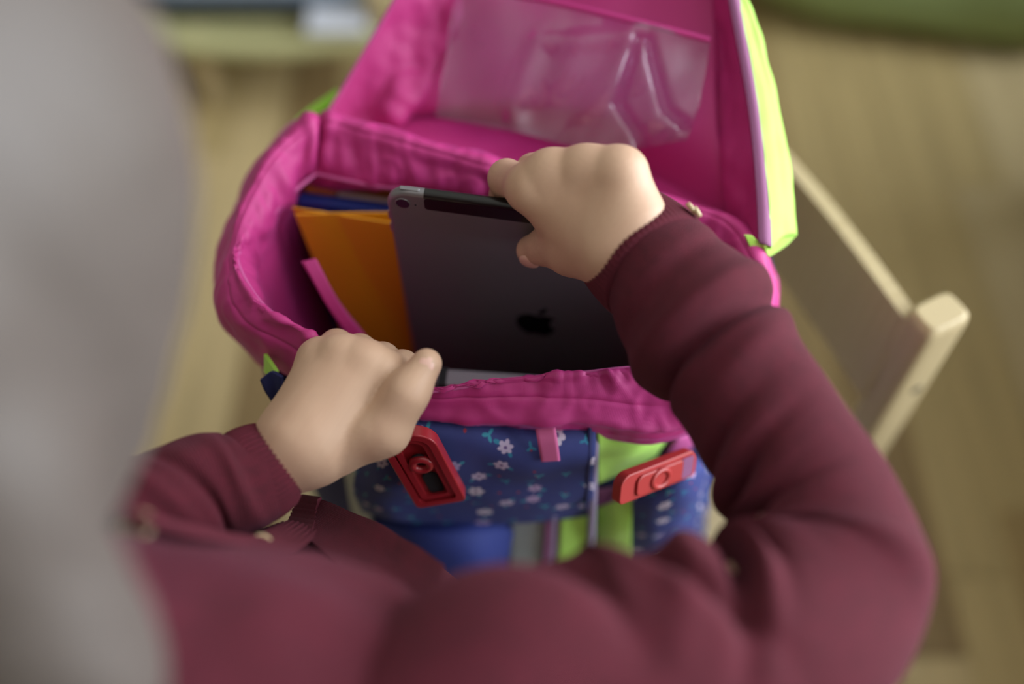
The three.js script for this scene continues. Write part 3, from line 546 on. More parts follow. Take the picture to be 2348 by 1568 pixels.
  const pocket = part('front_pocket', sheet(frow, 90, 44, { thick: 0.003, push: (u, v, p) => -0.003 * N3(p.x * 30, p.y * 30, 2) * Math.sin(Math.PI * v) - 0.0007 * Math.sin(u * 240) * Math.max(0, 1 - v * 6) }), M.floral, bag);
  part('pocket_lining', tube(frow[0].map((p) => p.clone().add(V(0, 0.0012, -0.002))), 60, 8, () => 0.0013), M.pinkEdge, pocket);
  const dash = [], topRow = frow[0].map((p, i) => p.clone().lerp(frow[1][i], 0.14).add(V(0, 0.0006, 0.002)));
  for (let i = 0; i < 60; i++) { const a = along(topRow, (i + 0.1) / 60), b = along(topRow, (i + 0.62) / 60), d = b.clone().sub(a).normalize(), L = a.distanceTo(b); dash.push(new THREE.CapsuleGeometry(0.0003, L, 2, 6).applyQuaternion(new THREE.Quaternion().setFromUnitVectors(V(0, 1, 0), d)).translate(...a.add(b).multiplyScalar(0.5).toArray())); }
  part('stitching', merge(dash), M.greyPiping, pocket);
  part('corner_piping', tube([[1366, 962, -0.279], [1362, 1050, -0.27], [1358, 1170, -0.266], [1352, 1300, -0.266], [1340, 1500, -0.27]].map((q) => onZ(...q)), 40, 10, () => 0.0026), M.greyPiping, bag);
  part('corner_piping', tube([[1352, 968, -0.274], [1350, 1050, -0.265], [1345, 1165, -0.262]].map((q) => onZ(...q)), 24, 8, () => 0.0014), M.navy, bag);
  part('loop_tag', sheet([[onZ(1228, 984, -0.268), onZ(1274, 980, -0.268)], [onZ(1234, 1015, -0.2615), onZ(1279, 1012, -0.2615)], [onZ(1241, 1054, -0.2585), onZ(1284, 1051, -0.2585)]], 6, 12, { thick: 0.0016 }), M.tagPink, pocket);
  // red buckle socket: ridged oval frame with an inner ring
  const bk = new THREE.Group(); bk.name = 'buckle'; bag.add(bk);
  const bx = V(1, 0.06, -0.02).normalize(), bz0 = V(0.02, 0.16, 1), by = bz0.clone().cross(bx).normalize().multiplyScalar(1).addScaledVector(bx, -0.2).normalize(), bX = by.clone().cross(bz0).normalize();
  const bm = new THREE.Matrix4().makeBasis(bX, by, bX.clone().cross(by)).setPosition(onZ(972, 1060, -0.2525));
  const oval = (w, h, r, depth, hole) => { const s = new THREE.Shape(); const f = (c, W2, H2, R2) => { c.moveTo(-W2, -H2 + 0.003); c.lineTo(-W2, H2 - R2); c.absarc(-W2 + R2, H2 - R2, R2, Math.PI, Math.PI / 2, true); c.lineTo(W2 - R2, H2); c.absarc(W2 - R2, H2 - R2, R2, Math.PI / 2, 0, true); c.lineTo(W2, -H2 + 0.003); c.quadraticCurveTo(W2, -H2, W2 - 0.003, -H2); c.lineTo(-W2 + 0.003, -H2); c.quadraticCurveTo(-W2, -H2, -W2, -H2 + 0.003); };
    f(s, w / 2, h / 2, r); if (hole) { const p = new THREE.Path(); f(p, w / 2 - hole, h / 2 - hole, Math.max(0.001, r - hole)); s.holes.push(p); }
    return new THREE.ExtrudeGeometry(s, { depth, bevelEnabled: true, bevelSize: 0.0008, bevelThickness: 0.0008, bevelSegments: 3, curveSegments: 14 }); };
  part('buckle_frame', oval(0.028, 0.064, 0.0125, 0.006, 0.0035).applyMatrix4(bm), M.buckle, bk);
  part('buckle_frame', oval(0.019, 0.055, 0.009, 0.0045, 0.003).applyMatrix4(bm), M.buckle, bk);
  part('buckle_plate', oval(0.0265, 0.0625, 0.012, 0.0008, 0).applyMatrix4(bm), M.buckle, bk);
  part('buckle_ring', new THREE.TorusGeometry(0.0048, 0.0024, 12, 28).translate(0, 0.004, 0.004).applyMatrix4(bm), M.buckle, bk);
  part('buckle_slot', oval(0.0075, 0.018, 0.003, 0.0006, 0).translate(0, -0.0165, 0.0015).applyMatrix4(bm), M.dark, bk);
  part('buckle_hole', new THREE.CylinderGeometry(0.0042, 0.0042, 0.001, 20).rotateX(Math.PI / 2).translate(0, 0.008, 0.0035).applyMatrix4(bm), M.dark, bk);
  // lower front pouch in plain blue, bulging
  const prow = [[[852, 1168], [960, 1186], [1080, 1188], [1180, 1180]], [[862, 1215], [960, 1230], [1080, 1232], [1168, 1225]], [[880, 1300], [960, 1310], [1080, 1310], [1160, 1305]], [[905, 1420], [960, 1430], [1080, 1430], [1150, 1420]], [[930, 1560], [980, 1570], [1080, 1570], [1140, 1560]]], pz = [-0.274, -0.256, -0.246, -0.25, -0.275];
  part('lower_pouch', sheet(prow.map((r, j) => r.map(([x, y], i) => onZ(x, y, pz[j] - (i % 3 ? 0 : 0.014)))), 40, 40, { thick: 0.003, push: (u, v, p) => -0.003 * N3(p.x * 20, p.y * 20, 5) }), M.blueCloth, bag);
  const strip = (name, mat, x0, x1, y0, z, push = 0) => part(name, sheet([[y0, 0], [1250, 0.6], [1330, 1], [1560, 0]].map(([y, k]) => [onZ(x0 - (y - y0) * 0.06, y, z + push * k), onZ(x1 - (y - y0) * 0.04, y, z + push * k)]), 8, 24, { thick: 0.002 }), mat, bag);
  strip('reflective_strip', M.reflective, 1172, 1256, 1184, -0.275, 0.008);
  strip('zip_tape', M.lilac, 1250, 1292, 1180, -0.273, 0.008);
  part('zip_teeth', merge(Array.from({ length: 44 }, (_, i) => box(0.003, 0.0016, 0.0016, 0, 0, 0, 0.0005, 1).translate(...onZ(1271 - i * 0.35, 1186 + i * 8, -0.2645 + 0.004 * Math.sin(i / 44 * Math.PI)).toArray()))), M.greyPiping, bag);
  strip('neon_panel', M.neon, 1286, 1352, 1166, -0.272, 0.008);
  // chamfered right front: photograph x, y and how far back along the chamfer (k) the point lies
  const chN = V(0.57, 0, 0.82).normalize(), chO = V(0.05, 0, -0.279);
  const ch = (x, y, o = 0) => { const e = V(0, EYE, 0), d = at(x, y, 1).sub(e), p0 = chO.clone().addScaledVector(chN, o); return e.addScaledVector(d, p0.sub(e).dot(chN) / d.dot(chN)); };
  part('neon_panel', sheet([[ch(1366, 955, 0.002), ch(1450, 958, 0.006), ch(1545, 965, 0.003)], [ch(1368, 1020, 0.004), ch(1450, 1010, 0.009), ch(1535, 995, 0.005)], [ch(1366, 1102, 0.003), ch(1440, 1072, 0.006), ch(1522, 1028, 0.004)]], 24, 16, { thick: 0.002, push: (u, v, p) => 0.0015 * N3(p.x * 50, p.y * 50, 3) }), M.neon, bag);
  part('navy_panel', sheet([[ch(1540, 962, 0.002), ch(1640, 965, 0)], [ch(1530, 995, 0.002), ch(1640, 1010, 0)], [ch(1360, 1105, 0.0), ch(1640, 1100, -0.002)]], 12, 12, { thick: 0.002 }), M.navy, bag);
  part('shoulder_strap', sheet([[ch(1512, 1062, 0.008), ch(1535, 1075, 0.010)], [ch(1550, 1012, 0.012), ch(1580, 1032, 0.014)], [ch(1600, 985, 0.012), ch(1640, 1000, 0.014)]], 6, 20, { thick: 0.003 }), M.pinkEdge, bag);
  // side pocket with puffed floral front
  const side = part('side_pocket', sheet([[ch(1440, 1128, 0.016), ch(1500, 1105, 0.026), ch(1570, 1068, 0.03), ch(1622, 1045, 0.02)], [ch(1446, 1145, 0.02), ch(1505, 1125, 0.034), ch(1580, 1085, 0.04), ch(1634, 1062, 0.022)], [ch(1448, 1190, 0.024), ch(1510, 1185, 0.038), ch(1580, 1160, 0.042), ch(1625, 1130, 0.02)], [ch(1446, 1260, 0.024), ch(1505, 1260, 0.036), ch(1560, 1250, 0.036), ch(1610, 1210, 0.014)], [ch(1430, 1420, 0.012), ch(1480, 1420, 0.02), ch(1530, 1410, 0.02), ch(1580, 1390, 0.004)]], 40, 40, { thick: 0.003, push: (u, v, p) => -0.003 * N3(p.x * 30, p.y * 30, p.z * 30) }), M.floral, bag);
  part('neon_panel', sheet([[ch(1370, 1160, 0.004), ch(1410, 1145, 0.014), ch(1452, 1128, 0.021)], [ch(1368, 1230, 0.006), ch(1405, 1225, 0.018), ch(1448, 1215, 0.027)], [ch(1362, 1330, 0.006), ch(1400, 1330, 0.016), ch(1442, 1320, 0.024)], [ch(1350, 1480, 0.004), ch(1385, 1480, 0.01), ch(1420, 1470, 0.014)]], 16, 24, { thick: 0.002, push: (u, v, p) => 0.0015 * N3(p.x * 50, p.y * 50, 3) }), M.neon, bag);
  part('pocket_lining', sheet([[ch(1368, 1122, 0.005), ch(1430, 1110, 0.012), ch(1500, 1095, 0.022)], [ch(1372, 1160, 0.009), ch(1410, 1148, 0.018), ch(1445, 1130, 0.025)]], 16, 8, { thick: 0.0015 }), M.lilac, side);
  const b2 = new THREE.Group(); b2.name = 'side_buckle'; bag.add(b2);
  const ba = ch(1408, 1118, 0.034), bb2 = ch(1578, 1052, 0.036), bxx = bb2.clone().sub(ba).normalize(), bnn = chN.clone().add(V(0, 0.55, 0)).addScaledVector(bxx, 0); bnn.addScaledVector(bxx, -bnn.dot(bxx)).normalize();
  const m2 = new THREE.Matrix4().makeBasis(bxx, bnn.clone().cross(bxx), bnn).setPosition(ba.clone().lerp(bb2, 0.5));
  const bl2 = ba.distanceTo(bb2);
  part('buckle_body', merge(oval(bl2, 0.016, 0.0065, 0.005, 0), oval(bl2 * 0.62, 0.011, 0.004, 0.0066, 0)).applyMatrix4(m2), M.buckleOrange, b2);
  part('buckle_ring', new THREE.TorusGeometry(0.0052, 0.0016, 10, 24).scale(1.3, 1, 1).translate(-0.001, 0, 0.0074).applyMatrix4(m2), M.buckleOrange, b2);
  part('webbing', box(0.01, 0.013, 0.002, bl2 * 0.36, 0, 0.0066, 0.001).applyMatrix4(m2), M.lilac, b2);
  // left chamfer: neon and reflective bands
  const clN = V(-0.62, 0, 0.78).normalize(), clO = V(-0.094, 0, -0.29);
  const cf = (x, y, o = 0) => { const e = V(0, EYE, 0), d = at(x, y, 1).sub(e), p0 = clO.clone().addScaledVector(clN, o); return e.addScaledVector(d, p0.sub(e).dot(clN) / d.dot(clN)); };
  part('neon_panel', sheet([[cf(690, 1000, 0.002), cf(745, 1000, 0.003)], [cf(712, 1090, 0.004), cf(772, 1090, 0.005)], [cf(735, 1160, 0.004), cf(790, 1165, 0.005)], [cf(770, 1300, 0.002), cf(825, 1310, 0.003)]], 8, 20, { thick: 0.002 }), M.neon, bag);
  part('reflective_strip', sheet([[cf(745, 1000, 0.003), cf(820, 1000, 0.006)], [cf(772, 1090, 0.005), cf(838, 1095, 0.01)], [cf(790, 1165, 0.005), cf(856, 1190, 0.012)], [cf(825, 1310, 0.003), cf(890, 1330, 0.008)]], 8, 20, { thick: 0.002 }), M.reflective, bag);
  part('navy_tab', sheet([[at(598, 868, 0.55), at(625, 850, 0.548), at(650, 862, 0.546)], [at(608, 895, 0.553), at(632, 880, 0.552), at(650, 890, 0.55)], [at(622, 915, 0.558), at(640, 912, 0.558), at(655, 915, 0.556)]], 10, 10, { thick: 0.002 }), M.navy, bag);
  part('neon_panel', sheet([[at(612, 810, 0.56), at(640, 850, 0.553)], [at(612, 850, 0.565), at(640, 880, 0.56)]], 6, 6, { thick: 0.002 }), M.neon, bag);
  // neon back corner that shows outside the collar on the left
  part('neon_panel', sheet([[at(632, 330, 0.672), at(690, 262, 0.69), at(770, 205, 0.70)], [at(650, 340, 0.68), at(710, 275, 0.695), at(790, 215, 0.705)], [at(668, 380, 0.7), at(720, 300, 0.71), at(800, 240, 0.72)]], 16, 12, { thick: 0.002 }), M.neon, bag);
}

// ---------------------------------------------------------------- the child
const kid = thing('person', 'child in maroon cardigan leaning over the open school bag, both hands at it', 'person');
const J = { // joints
  neck: V(-0.16, 0.985, -0.075), chest: V(-0.142, 0.9, -0.06), waist: V(-0.115, 0.78, -0.03), hip: V(-0.11, 0.66, 0.0),
  shR: V(-0.012, 0.925, -0.062), elR: at(1890, 1330, 0.42), wrR: at(1440, 548, 0.512),
  shL: V(-0.265, 0.935, -0.03), elL: V(-0.285, 0.855, -0.11), wrL: at(655, 1055, 0.502),
};
// head axes: F to the face, S to the child's right, U up
const HF = V(0.45, -0.5, -0.74).normalize(), HS = V(-HF.z, 0, HF.x).normalize(), HU = HS.clone().cross(HF).normalize();
const HC = at(70, 980, 0.235).addScaledVector(HS, -0.074).addScaledVector(HF, 0.006).addScaledVector(HU, 0.014);
const hl = (f, s, u) => HC.clone().addScaledVector(HF, f).addScaledVector(HS, s).addScaledVector(HU, u);
{
  const ell = (cf, cs, cu, rf, rs, ru) => (f, s, u) => { const a = (f - cf) / rf, b = (s - cs) / rs, c = (u - cu) / ru, k = Math.hypot(a, b, c); return (k - 1) * Math.min(rf, rs, ru) * (k > 0.3 ? 1 : 1); };
  const loc = (fn) => (x, y, z) => { const dx = x - HC.x, dy = y - HC.y, dz = z - HC.z; return fn(dx * HF.x + dy * HF.y + dz * HF.z, dx * HS.x + dy * HS.y + dz * HS.z, dx * HU.x + dy * HU.y + dz * HU.z); };
  const skull = ell(-0.014, 0, 0.022, 0.088, 0.07, 0.078), face = ell(0.02, 0, -0.032, 0.052, 0.052, 0.07), chin = ell(0.05, 0, -0.08, 0.02, 0.022, 0.017);
  const cheeks = [-1, 1].map((s) => ell(0.038, s * 0.03, -0.038, 0.03, 0.024, 0.03)), nose = [ell(0.078, 0, -0.024, 0.012, 0.01, 0.009), ell(0.073, 0, -0.008, 0.007, 0.006, 0.02)], brow = ell(0.066, 0, 0.018, 0.014, 0.042, 0.014);
  const lips = [ell(0.07, 0, -0.05, 0.008, 0.016, 0.0045), ell(0.068, 0, -0.058, 0.008, 0.013, 0.005)], sock = [-1, 1].map((s) => ell(0.08, s * 0.028, -0.002, 0.012, 0.015, 0.009));
  const ears = [-1, 1].map((s) => ell(-0.014, s * 0.08, -0.026, 0.018, 0.0085, 0.028)), conc = [-1, 1].map((s) => ell(-0.01, s * 0.089, -0.024, 0.009, 0.007, 0.016));
  const headLocal = (f, s, u) => {
    let d = smin(skull(f, s, u), face(f, s, u), 0.03); d = smin(d, chin(f, s, u), 0.025);
    for (const c of cheeks) d = smin(d, c(f, s, u), 0.02); d = smin(d, brow(f, s, u), 0.02); for (const c of nose) d = smin(d, c(f, s, u), 0.01);
    for (const c of sock) d = Math.max(d, -c(f, s, u) - 0.001); for (const c of lips) d = smin(d, c(f, s, u), 0.004);
    for (let i = 0; i < 2; i++) d = smin(d, Math.max(ears[i](f, s, u), -conc[i](f, s, u)), 0.006);
    return d;
  };
  const neckB = bone(J.neck, hl(-0.03, 0, -0.06), 0.036, 0.034), headW = loc(headLocal);
  const headSdf = (x, y, z) => smin(headW(x, y, z), neckB(x, y, z), 0.03);
  const R = 0.17, headGeo = nets(headSdf, HC.clone().addScalar(-R), HC.clone().addScalar(R), 0.0036);

  // ---- hands
  const T = 0.0063;
  const wR = J.wrR, handR = (() => {
    const mcp = [onTab(1216, 430, 0.006), onTab(1264, 396, 0.001), onTab(1343, 388, 0.001), onTab(1420, 396, 0.004)];
    const pip = [onTab(1162, 408, -0.0165), onTab(1222, 392, -0.026), onTab(1300, 396, -0.028), onTab(1385, 412, -0.024)];
    const dip = [onTab(1158, 452, -0.0175), onTab(1212, 446, -0.0185), onTab(1290, 452, -0.0185), onTab(1375, 458, -0.018)];
    const tip = [onTab(1162, 490, -0.0145), onTab(1212, 496, -0.0145), onTab(1290, 502, -0.0145), onTab(1375, 500, -0.0145)];
    const w1 = wR.clone(), fore = J.elR.clone().lerp(wR, 0.55);
    const heel = onTab(1352, 520, 0.022), w2 = w1.clone().lerp(onTab(1420, 520, 0.02), 0.5);
    const pr = [0.0112, 0.0112, 0.0116, 0.0114], ulnar = bone(onTab(1424, 408, 0.004), onTab(1452, 500, 0.02), 0.0115, 0.0165), palm = mcp.map((p, i) => bone(w1.clone().lerp(heel, 0.35), p, 0.0165 - i * 0.0004, pr[i]));
    const cmc = onTab(1385, 585, 0.03), tm = onTab(1310, 572, 0.021), ti = onTab(1262, 562, 0.0135), tt = onTab(1220, 574, 0.0095);
    const thumb = chain([cmc, tm, ti, tt], [0.0155, 0.0125, 0.0098, 0.0088], 0.008);
    const thenar = bone(onTab(1400, 560, 0.03), onTab(1290, 540, 0.014), 0.0185, 0.0125), web = bone(onTab(1300, 500, 0.012), onTab(1218, 436, 0.005), 0.013, 0.0095);
    const arm = bone(J.elR.clone().lerp(wR, 0.72), w1, 0.019, 0.0185);
    const fr = [[0.0104, 0.0096, 0.0082, 0.0074], [0.0098, 0.009, 0.0082, 0.0074], [0.0096, 0.0088, 0.008, 0.0072], [0.009, 0.0082, 0.0074, 0.0066]];
    const fing = mcp.map((p, i) => chain([p, pip[i], dip[i], tip[i]], fr[i], 0.004));
    const sdf = (x, y, z) => {
      let d = arm(x, y, z); for (const b of palm) d = smin(d, b(x, y, z), 0.011);
      d = smin(d, thenar(x, y, z), 0.013); d = smin(d, web(x, y, z), 0.01); d = smin(d, ulnar(x, y, z), 0.012);
      let out = smin(d, thumb(x, y, z), 0.006); fing.forEach((f, i) => { out = Math.min(out, smin(d, f(x, y, z), i ? 0.0085 : 0.006)); });
      return out;
    };
    return { sdf, pts: [...mcp, ...pip, ...tip, tt, w1, fore, cmc], ti, tt };
  })();
  const handL = (() => {
    const w1 = J.wrL, fore = J.elL.clone().lerp(w1, 0.5);
    // index, middle, ring, little
    const mcp = [at(884, 856, 0.506), at(838, 832, 0.505), at(784, 818, 0.508), at(732, 826, 0.514)];
    const pip = [at(922, 843, 0.530), at(876, 826, 0.534), at(824, 806, 0.538), at(772, 793, 0.541)];
    const dip = [at(930, 862, 0.553), at(880, 850, 0.556), at(828, 838, 0.558), at(780, 830, 0.56)];
    const tip = [at(918, 890, 0.563), at(872, 880, 0.566), at(824, 872, 0.568), at(780, 862, 0.568)];
    const palm = mcp.map((p, i) => bone(w1.clone().lerp(at(730, 960, 0.502), 0.5), p, 0.0185, [0.0104, 0.011, 0.0112, 0.011][i]));
    const cmc = at(772, 1020, 0.503), tm = at(878, 982, 0.499), ti = at(932, 902, 0.494), tt = at(978, 834, 0.496);
    const thumb = chain([cmc, tm, ti, tt], [0.016, 0.0118, 0.0088, 0.0078], 0.012), thenar = bone(at(740, 1010, 0.504), at(850, 965, 0.508), 0.0185, 0.0135);
    const arm = bone(fore, w1, 0.0185, 0.0178);
    const fr = [[0.0098, 0.009, 0.008, 0.0072], [0.0102, 0.0092, 0.0082, 0.0074], [0.0102, 0.009, 0.008, 0.0072], [0.01, 0.0086, 0.0074, 0.0066]];
    const fing = mcp.map((p, i) => chain([p, pip[i], dip[i], tip[i]], fr[i], 0.004));
    const sdf = (x, y, z) => {
      let d = arm(x, y, z); for (const b of palm) d = smin(d, b(x, y, z), 0.01); d = smin(d, thenar(x, y, z), 0.012);
      let out = smin(d, thumb(x, y, z), 0.0012); for (const f of fing) out = Math.min(out, smin(d, f(x, y, z), 0.006));
      return out;
    };
    return { sdf, pts: [...mcp, ...pip, ...tip, tt, w1, fore, cmc], ti, tt };
  })();
  const fit = (h, cell) => { const b = new THREE.Box3().setFromPoints(h.pts).expandByScalar(0.03); return nets(h.sdf, b.min, b.max, cell); };
  const hr = fit(handR, 0.0015), hL = fit(handL, 0.0015);
  // ---- rest of the body, under the clothes
  const sx = (s, x, y, z) => V(J.hip.x + s * x, y, z);
  const bones = [bone(J.hip, J.waist, 0.058, 0.056), bone(J.waist, J.chest, 0.06, 0.05), bone(J.chest, J.neck, 0.045, 0.03), bone(V(-0.06, 0.912, -0.062), V(-0.222, 0.912, -0.062), 0.02, 0.02), bone(V(-0.06, 0.912, -0.06), at(1150, 1580, 0.36), 0.02, 0.022), bone(at(1150, 1580, 0.36), at(1390, 1570, 0.37), 0.022, 0.022), bone(at(1390, 1570, 0.37), J.elR, 0.024, 0.022), bone(J.elR, at(1700, 890, 0.474), 0.022, 0.016), bone(at(1700, 890, 0.474), at(1560, 690, 0.496), 0.016, 0.015), bone(V(-0.222, 0.912, -0.062), V(-0.275, 0.9, -0.072), 0.02, 0.02), bone(V(-0.275, 0.9, -0.072), J.elL, 0.02, 0.02), bone(J.elL, J.elL.clone().lerp(J.wrL, 0.65), 0.021, 0.015)];
  for (const s of [-1, 1]) bones.push(bone(sx(s, 0.045, 0.62, 0.0), sx(s, 0.055, 0.34, -0.015), 0.058, 0.042), bone(sx(s, 0.055, 0.34, -0.015), sx(s, 0.06, 0.07, 0.01), 0.042, 0.026));
  const bodyGeo = nets((x, y, z) => bones.reduce((d, f) => smin(d, f(x, y, z), 0.03), 1), V(-0.36, 0.03, -0.34), V(0.24, 1.02, 0.12), 0.011);
  const body = part('body', merge(headGeo, hr, hL, bodyGeo), M.skin, kid, 'fair skin of face, neck and hands');
  // nails on the two thumbs
  const nail = (p, along0, normal, w, l, lift) => { const a = along0.clone().normalize(), n = normal.clone().addScaledVector(a, -normal.dot(a)).normalize(), g = new THREE.SphereGeometry(1, 20, 14); g.scale(w, l, 0.0022); g.applyMatrix4(new THREE.Matrix4().makeBasis(a.clone().cross(n), a, n).setPosition(p.clone().addScaledVector(n, lift))); return g; };
  part('thumbnail', nail(handR.tt.clone().lerp(handR.ti, 0.12), handR.tt.clone().sub(handR.ti), FW.clone().negate().addScaledVector(UP, -0.75).add(V(0.12, 0, 0)), 0.0058, 0.0066, 0.0076), M.nail, body);
  part('thumbnail', nail(handL.tt.clone().lerp(handL.ti, 0.12), handL.tt.clone().sub(handL.ti), FW.clone().negate().add(V(0.1, 0, 0)), 0.0048, 0.0064, 0.0058), M.nail, body);
  for (const s of [-1, 1]) { const e = part('eye', new THREE.SphereGeometry(0.0112, 20, 14).translate(...hl(0.06, s * 0.028, -0.003).toArray()), M.eyeWhite, body); part('iris', new THREE.SphereGeometry(0.0055, 16, 10).translate(...hl(0.0666, s * 0.028, -0.004).toArray()), M.folderBlue, e); }

  // ---- hair: combed cap over the skull and a lock that falls behind the ear to the shoulder
  const cap = ell(-0.018, 0, 0.026, 0.099, 0.08, 0.086), nape = ell(-0.06, 0, -0.035, 0.042, 0.062, 0.07);
  const lockP = [hl(-0.035, 0.066, 0.02), at(-60, 1080, 0.225), at(-10, 1250, 0.238), at(80, 1420, 0.252), at(140, 1580, 0.265), at(150, 1800, 0.28)], lock = chain(lockP, [0.018, 0.019, 0.0195, 0.0205, 0.022, 0.01], 0.02);
  const sideHair = ell(0.002, 0.034, -0.026, 0.066, 0.043, 0.088), sideHair2 = ell(0.016, -0.036, -0.036, 0.06, 0.046, 0.1);
  const hairL = loc((f, s, u) => { let d = smin(cap(f, s, u), nape(f, s, u), 0.04); d = smin(d, Math.min(sideHair(f, s, u), sideHair2(f, s, u)), 0.03); return Math.max(d, f - 0.06 - 0.25 * Math.abs(s) + (u > 0.05 ? -(u - 0.05) * 0.6 : 0)); });
  const hairSdf = (x, y, z) => { const g = 0.0016 * N3(x * 60 + 40 * y, y * 14, z * 120), d = smin(hairL(x, y, z), lock(x, y, z), 0.012); return d + g; };
  part('hair', nets(hairSdf, HC.clone().add(V(-0.17, -0.33, -0.17)), HC.clone().add(V(0.17, 0.17, 0.2)), 0.0045), M.hair, kid, 'ash blond hair');
}
// ---- cardigan
{
  const card = new THREE.Group(); card.name = 'cardigan'; kid.add(card);
  const fold = (t, th, f) => f.reduce((r, [tc, thc, amp, w, lean, spread]) => { const a = Math.atan2(Math.sin(th - thc), Math.cos(th - thc)); return r + amp * Math.exp(-Math.pow((t - tc - lean * a) / w, 2)) * Math.exp(-Math.pow(a / spread, 2)); }, 0);
  // right sleeve: cuff end first
  const rp = [at(1490, 602, 0.503), at(1548, 668, 0.494), at(1622, 768, 0.483), at(1700, 885, 0.47), at(1785, 1020, 0.455), at(1868, 1170, 0.438), at(1895, 1320, 0.42), at(1810, 1445, 0.398), at(1620, 1515, 0.382), at(1390, 1560, 0.37), at(1150, 1580, 0.36), V(-0.05, 0.915, -0.055)];
  const rr = [0.0300, 0.0350, 0.0385, 0.034, 0.0345, 0.037, 0.041, 0.042, 0.044, 0.045, 0.046, 0.04];
  // angle 0 is the first cross axis (up0), positive turns towards the second
  const foldsR = [[0.10, 0, -0.003, 0.02, 0.02, 1.5], [0.165, 0, 0.005, 0.022, 0.01, 2.0], [0.215, 0.2, -0.010, 0.013, 0.012, 2.2], [0.262, -0.3, 0.003, 0.02, 0.03, 1.2],
    [0.35, 1.1, -0.005, 0.012, 0.03, 0.9], [0.385, 1.2, 0.004, 0.012, 0.03, 0.9], [0.415, 1.3, -0.009, 0.011, 0.035, 1.0], [0.445, 1.3, 0.005, 0.011, 0.03, 0.9], [0.475, 1.4, -0.010, 0.010, 0.02, 1.1], [0.505, 1.3, 0.006, 0.011, 0.0, 0.9], [0.535, 1.4, -0.011, 0.011, -0.02, 1.2], [0.565, 1.3, 0.006, 0.012, -0.04, 0.9], [0.6, 1.2, -0.010, 0.012, -0.05, 1.1], [0.55, -0.9, 0.006, 0.03, 0.0, 0.5],
[0.655, 0.6, 0.007, 0.016, -0.05, 1.1], [0.69, 0.3, -0.017, 0.014, -0.04, 1.0], [0.73, 0.5, 0.006, 0.02, -0.05, 1.0], [0.775, 0.4, -0.012, 0.015, 0.05, 0.9], [0.83, 0.9, 0.006, 0.02, 0.05, 1.0], [0.88, 0.6, -0.011, 0.02, 0.05, 0.9]];
  part('sleeve', tube(rp, 260, 96, (t, th) => num(rr, t) + fold(t, th, foldsR) + 0.0018 * N3(t * 9, Math.cos(th) * 1.1, Math.sin(th) * 1.1), { up0: FW.clone().negate(), caps: true }), M.wool, card);
  // ribbed cuff: a folded band with fine ridges
  const cuff = (p0, p1, r0, r1, ribs, up0, deep) => {
    const { P, A, B } = frames([p0, p0.clone().lerp(p1, 0.5), p1], 14, up0), rings = [], m = ribs * 8;
    const ring = (i, r, amp) => { const o = []; for (let k = 0; k < m; k++) { const th = k / m * tau, q = r + amp * Math.sqrt(0.5 + 0.5 * Math.cos(th * ribs)); o.push(P[i].clone().addScaledVector(A[i], Math.cos(th) * q).addScaledVector(B[i], Math.sin(th) * q)); } return o; };
    rings.push(ring(5, r0 - 0.0035, 0)); rings.push(ring(1, r0 - 0.003, 0)); rings.push(ring(0, r0 - 0.0018, 0)); 
    for (let i = 0; i <= 14; i++) rings.push(ring(i, r0 + (r1 - r0) * i / 14 + 0.0012 * Math.sin(Math.PI * i / 14), i === 0 ? 0.0001 : i === 1 || i > 12 ? deep * 0.5 : deep));
    rings.push(ring(14, r1 - 0.004, 0));
    return gridGeo(rings, { wrap: true });
  };
  part('cuff', cuff(at(1424, 540, 0.519), at(1512, 622, 0.498), 0.0288, 0.0312, 64, V(0, 1, 0), 0.0006), M.rib, card);
  // left sleeve
  const lp = [at(600, 1085, 0.496), at(540, 1110, 0.49), at(460, 1130, 0.482), at(360, 1175, 0.47), at(240, 1235, 0.455), at(90, 1310, 0.435), J.elL.clone(), V(-0.275, 0.905, -0.07), J.shL.clone().add(V(0.035, 0.0, -0.02))];
  const lr = [0.0225, 0.0255, 0.028, 0.029, 0.031, 0.034, 0.038, 0.041, 0.04];
  const foldsL = [[0.16, 0.2, 0.003, 0.03, 0.05, 1.2], [0.27, 0, -0.004, 0.022, 0.06, 1.2], [0.38, 0.3, 0.003, 0.03, 0.06, 1.0], [0.5, 0, -0.004, 0.03, 0.05, 1]];
  part('sleeve', tube(lp, 160, 80, (t, th) => num(lr, t) + fold(t, th, foldsL) + 0.0018 * N3(t * 8, Math.cos(th) * 1.1, Math.sin(th) * 1.1), { up0: FW.clone().negate(), caps: true }), M.wool, card);
  part('cuff', cuff(at(640, 1058, 0.503), at(558, 1102, 0.4935), 0.0212, 0.0238, 50, V(0, 1, 0), 0.0011), M.rib, card);
  // torso: rings from the neck to the hem
  const lev = [ // y, centre x, centre z, half width, to the front, to the back
    [0.985, -0.16, -0.08, 0.05, 0.045, 0.04], [0.972, -0.158, -0.08, 0.062, 0.055, 0.048], [0.95, -0.15, -0.075, 0.105, 0.066, 0.06], [0.92, -0.14, -0.068, 0.135, 0.08, 0.075], [0.88, -0.128, -0.062, 0.132, 0.098, 0.085], [0.845, -0.118, -0.058, 0.132, 0.118, 0.09], [0.81, -0.116, -0.052, 0.136, 0.142, 0.095], [0.78, -0.114, -0.048, 0.14, 0.162, 0.102], [0.74, -0.112, -0.042, 0.142, 0.162, 0.108], [0.7, -0.11, -0.036, 0.142, 0.155, 0.11]];
  const ringT = (l, inset) => { const r = [], [y, cx, cz, w, f, b] = l; for (let i = 0; i < 120; i++) { const th = i / 120 * tau, s = Math.sin(th), c = Math.cos(th); const e = (v) => Math.sign(v) * Math.pow(Math.abs(v), 0.8); r.push(V(cx + e(s) * (w - inset), y, cz - e(c) * ((c > 0 ? f : b) - inset))); } return r; };
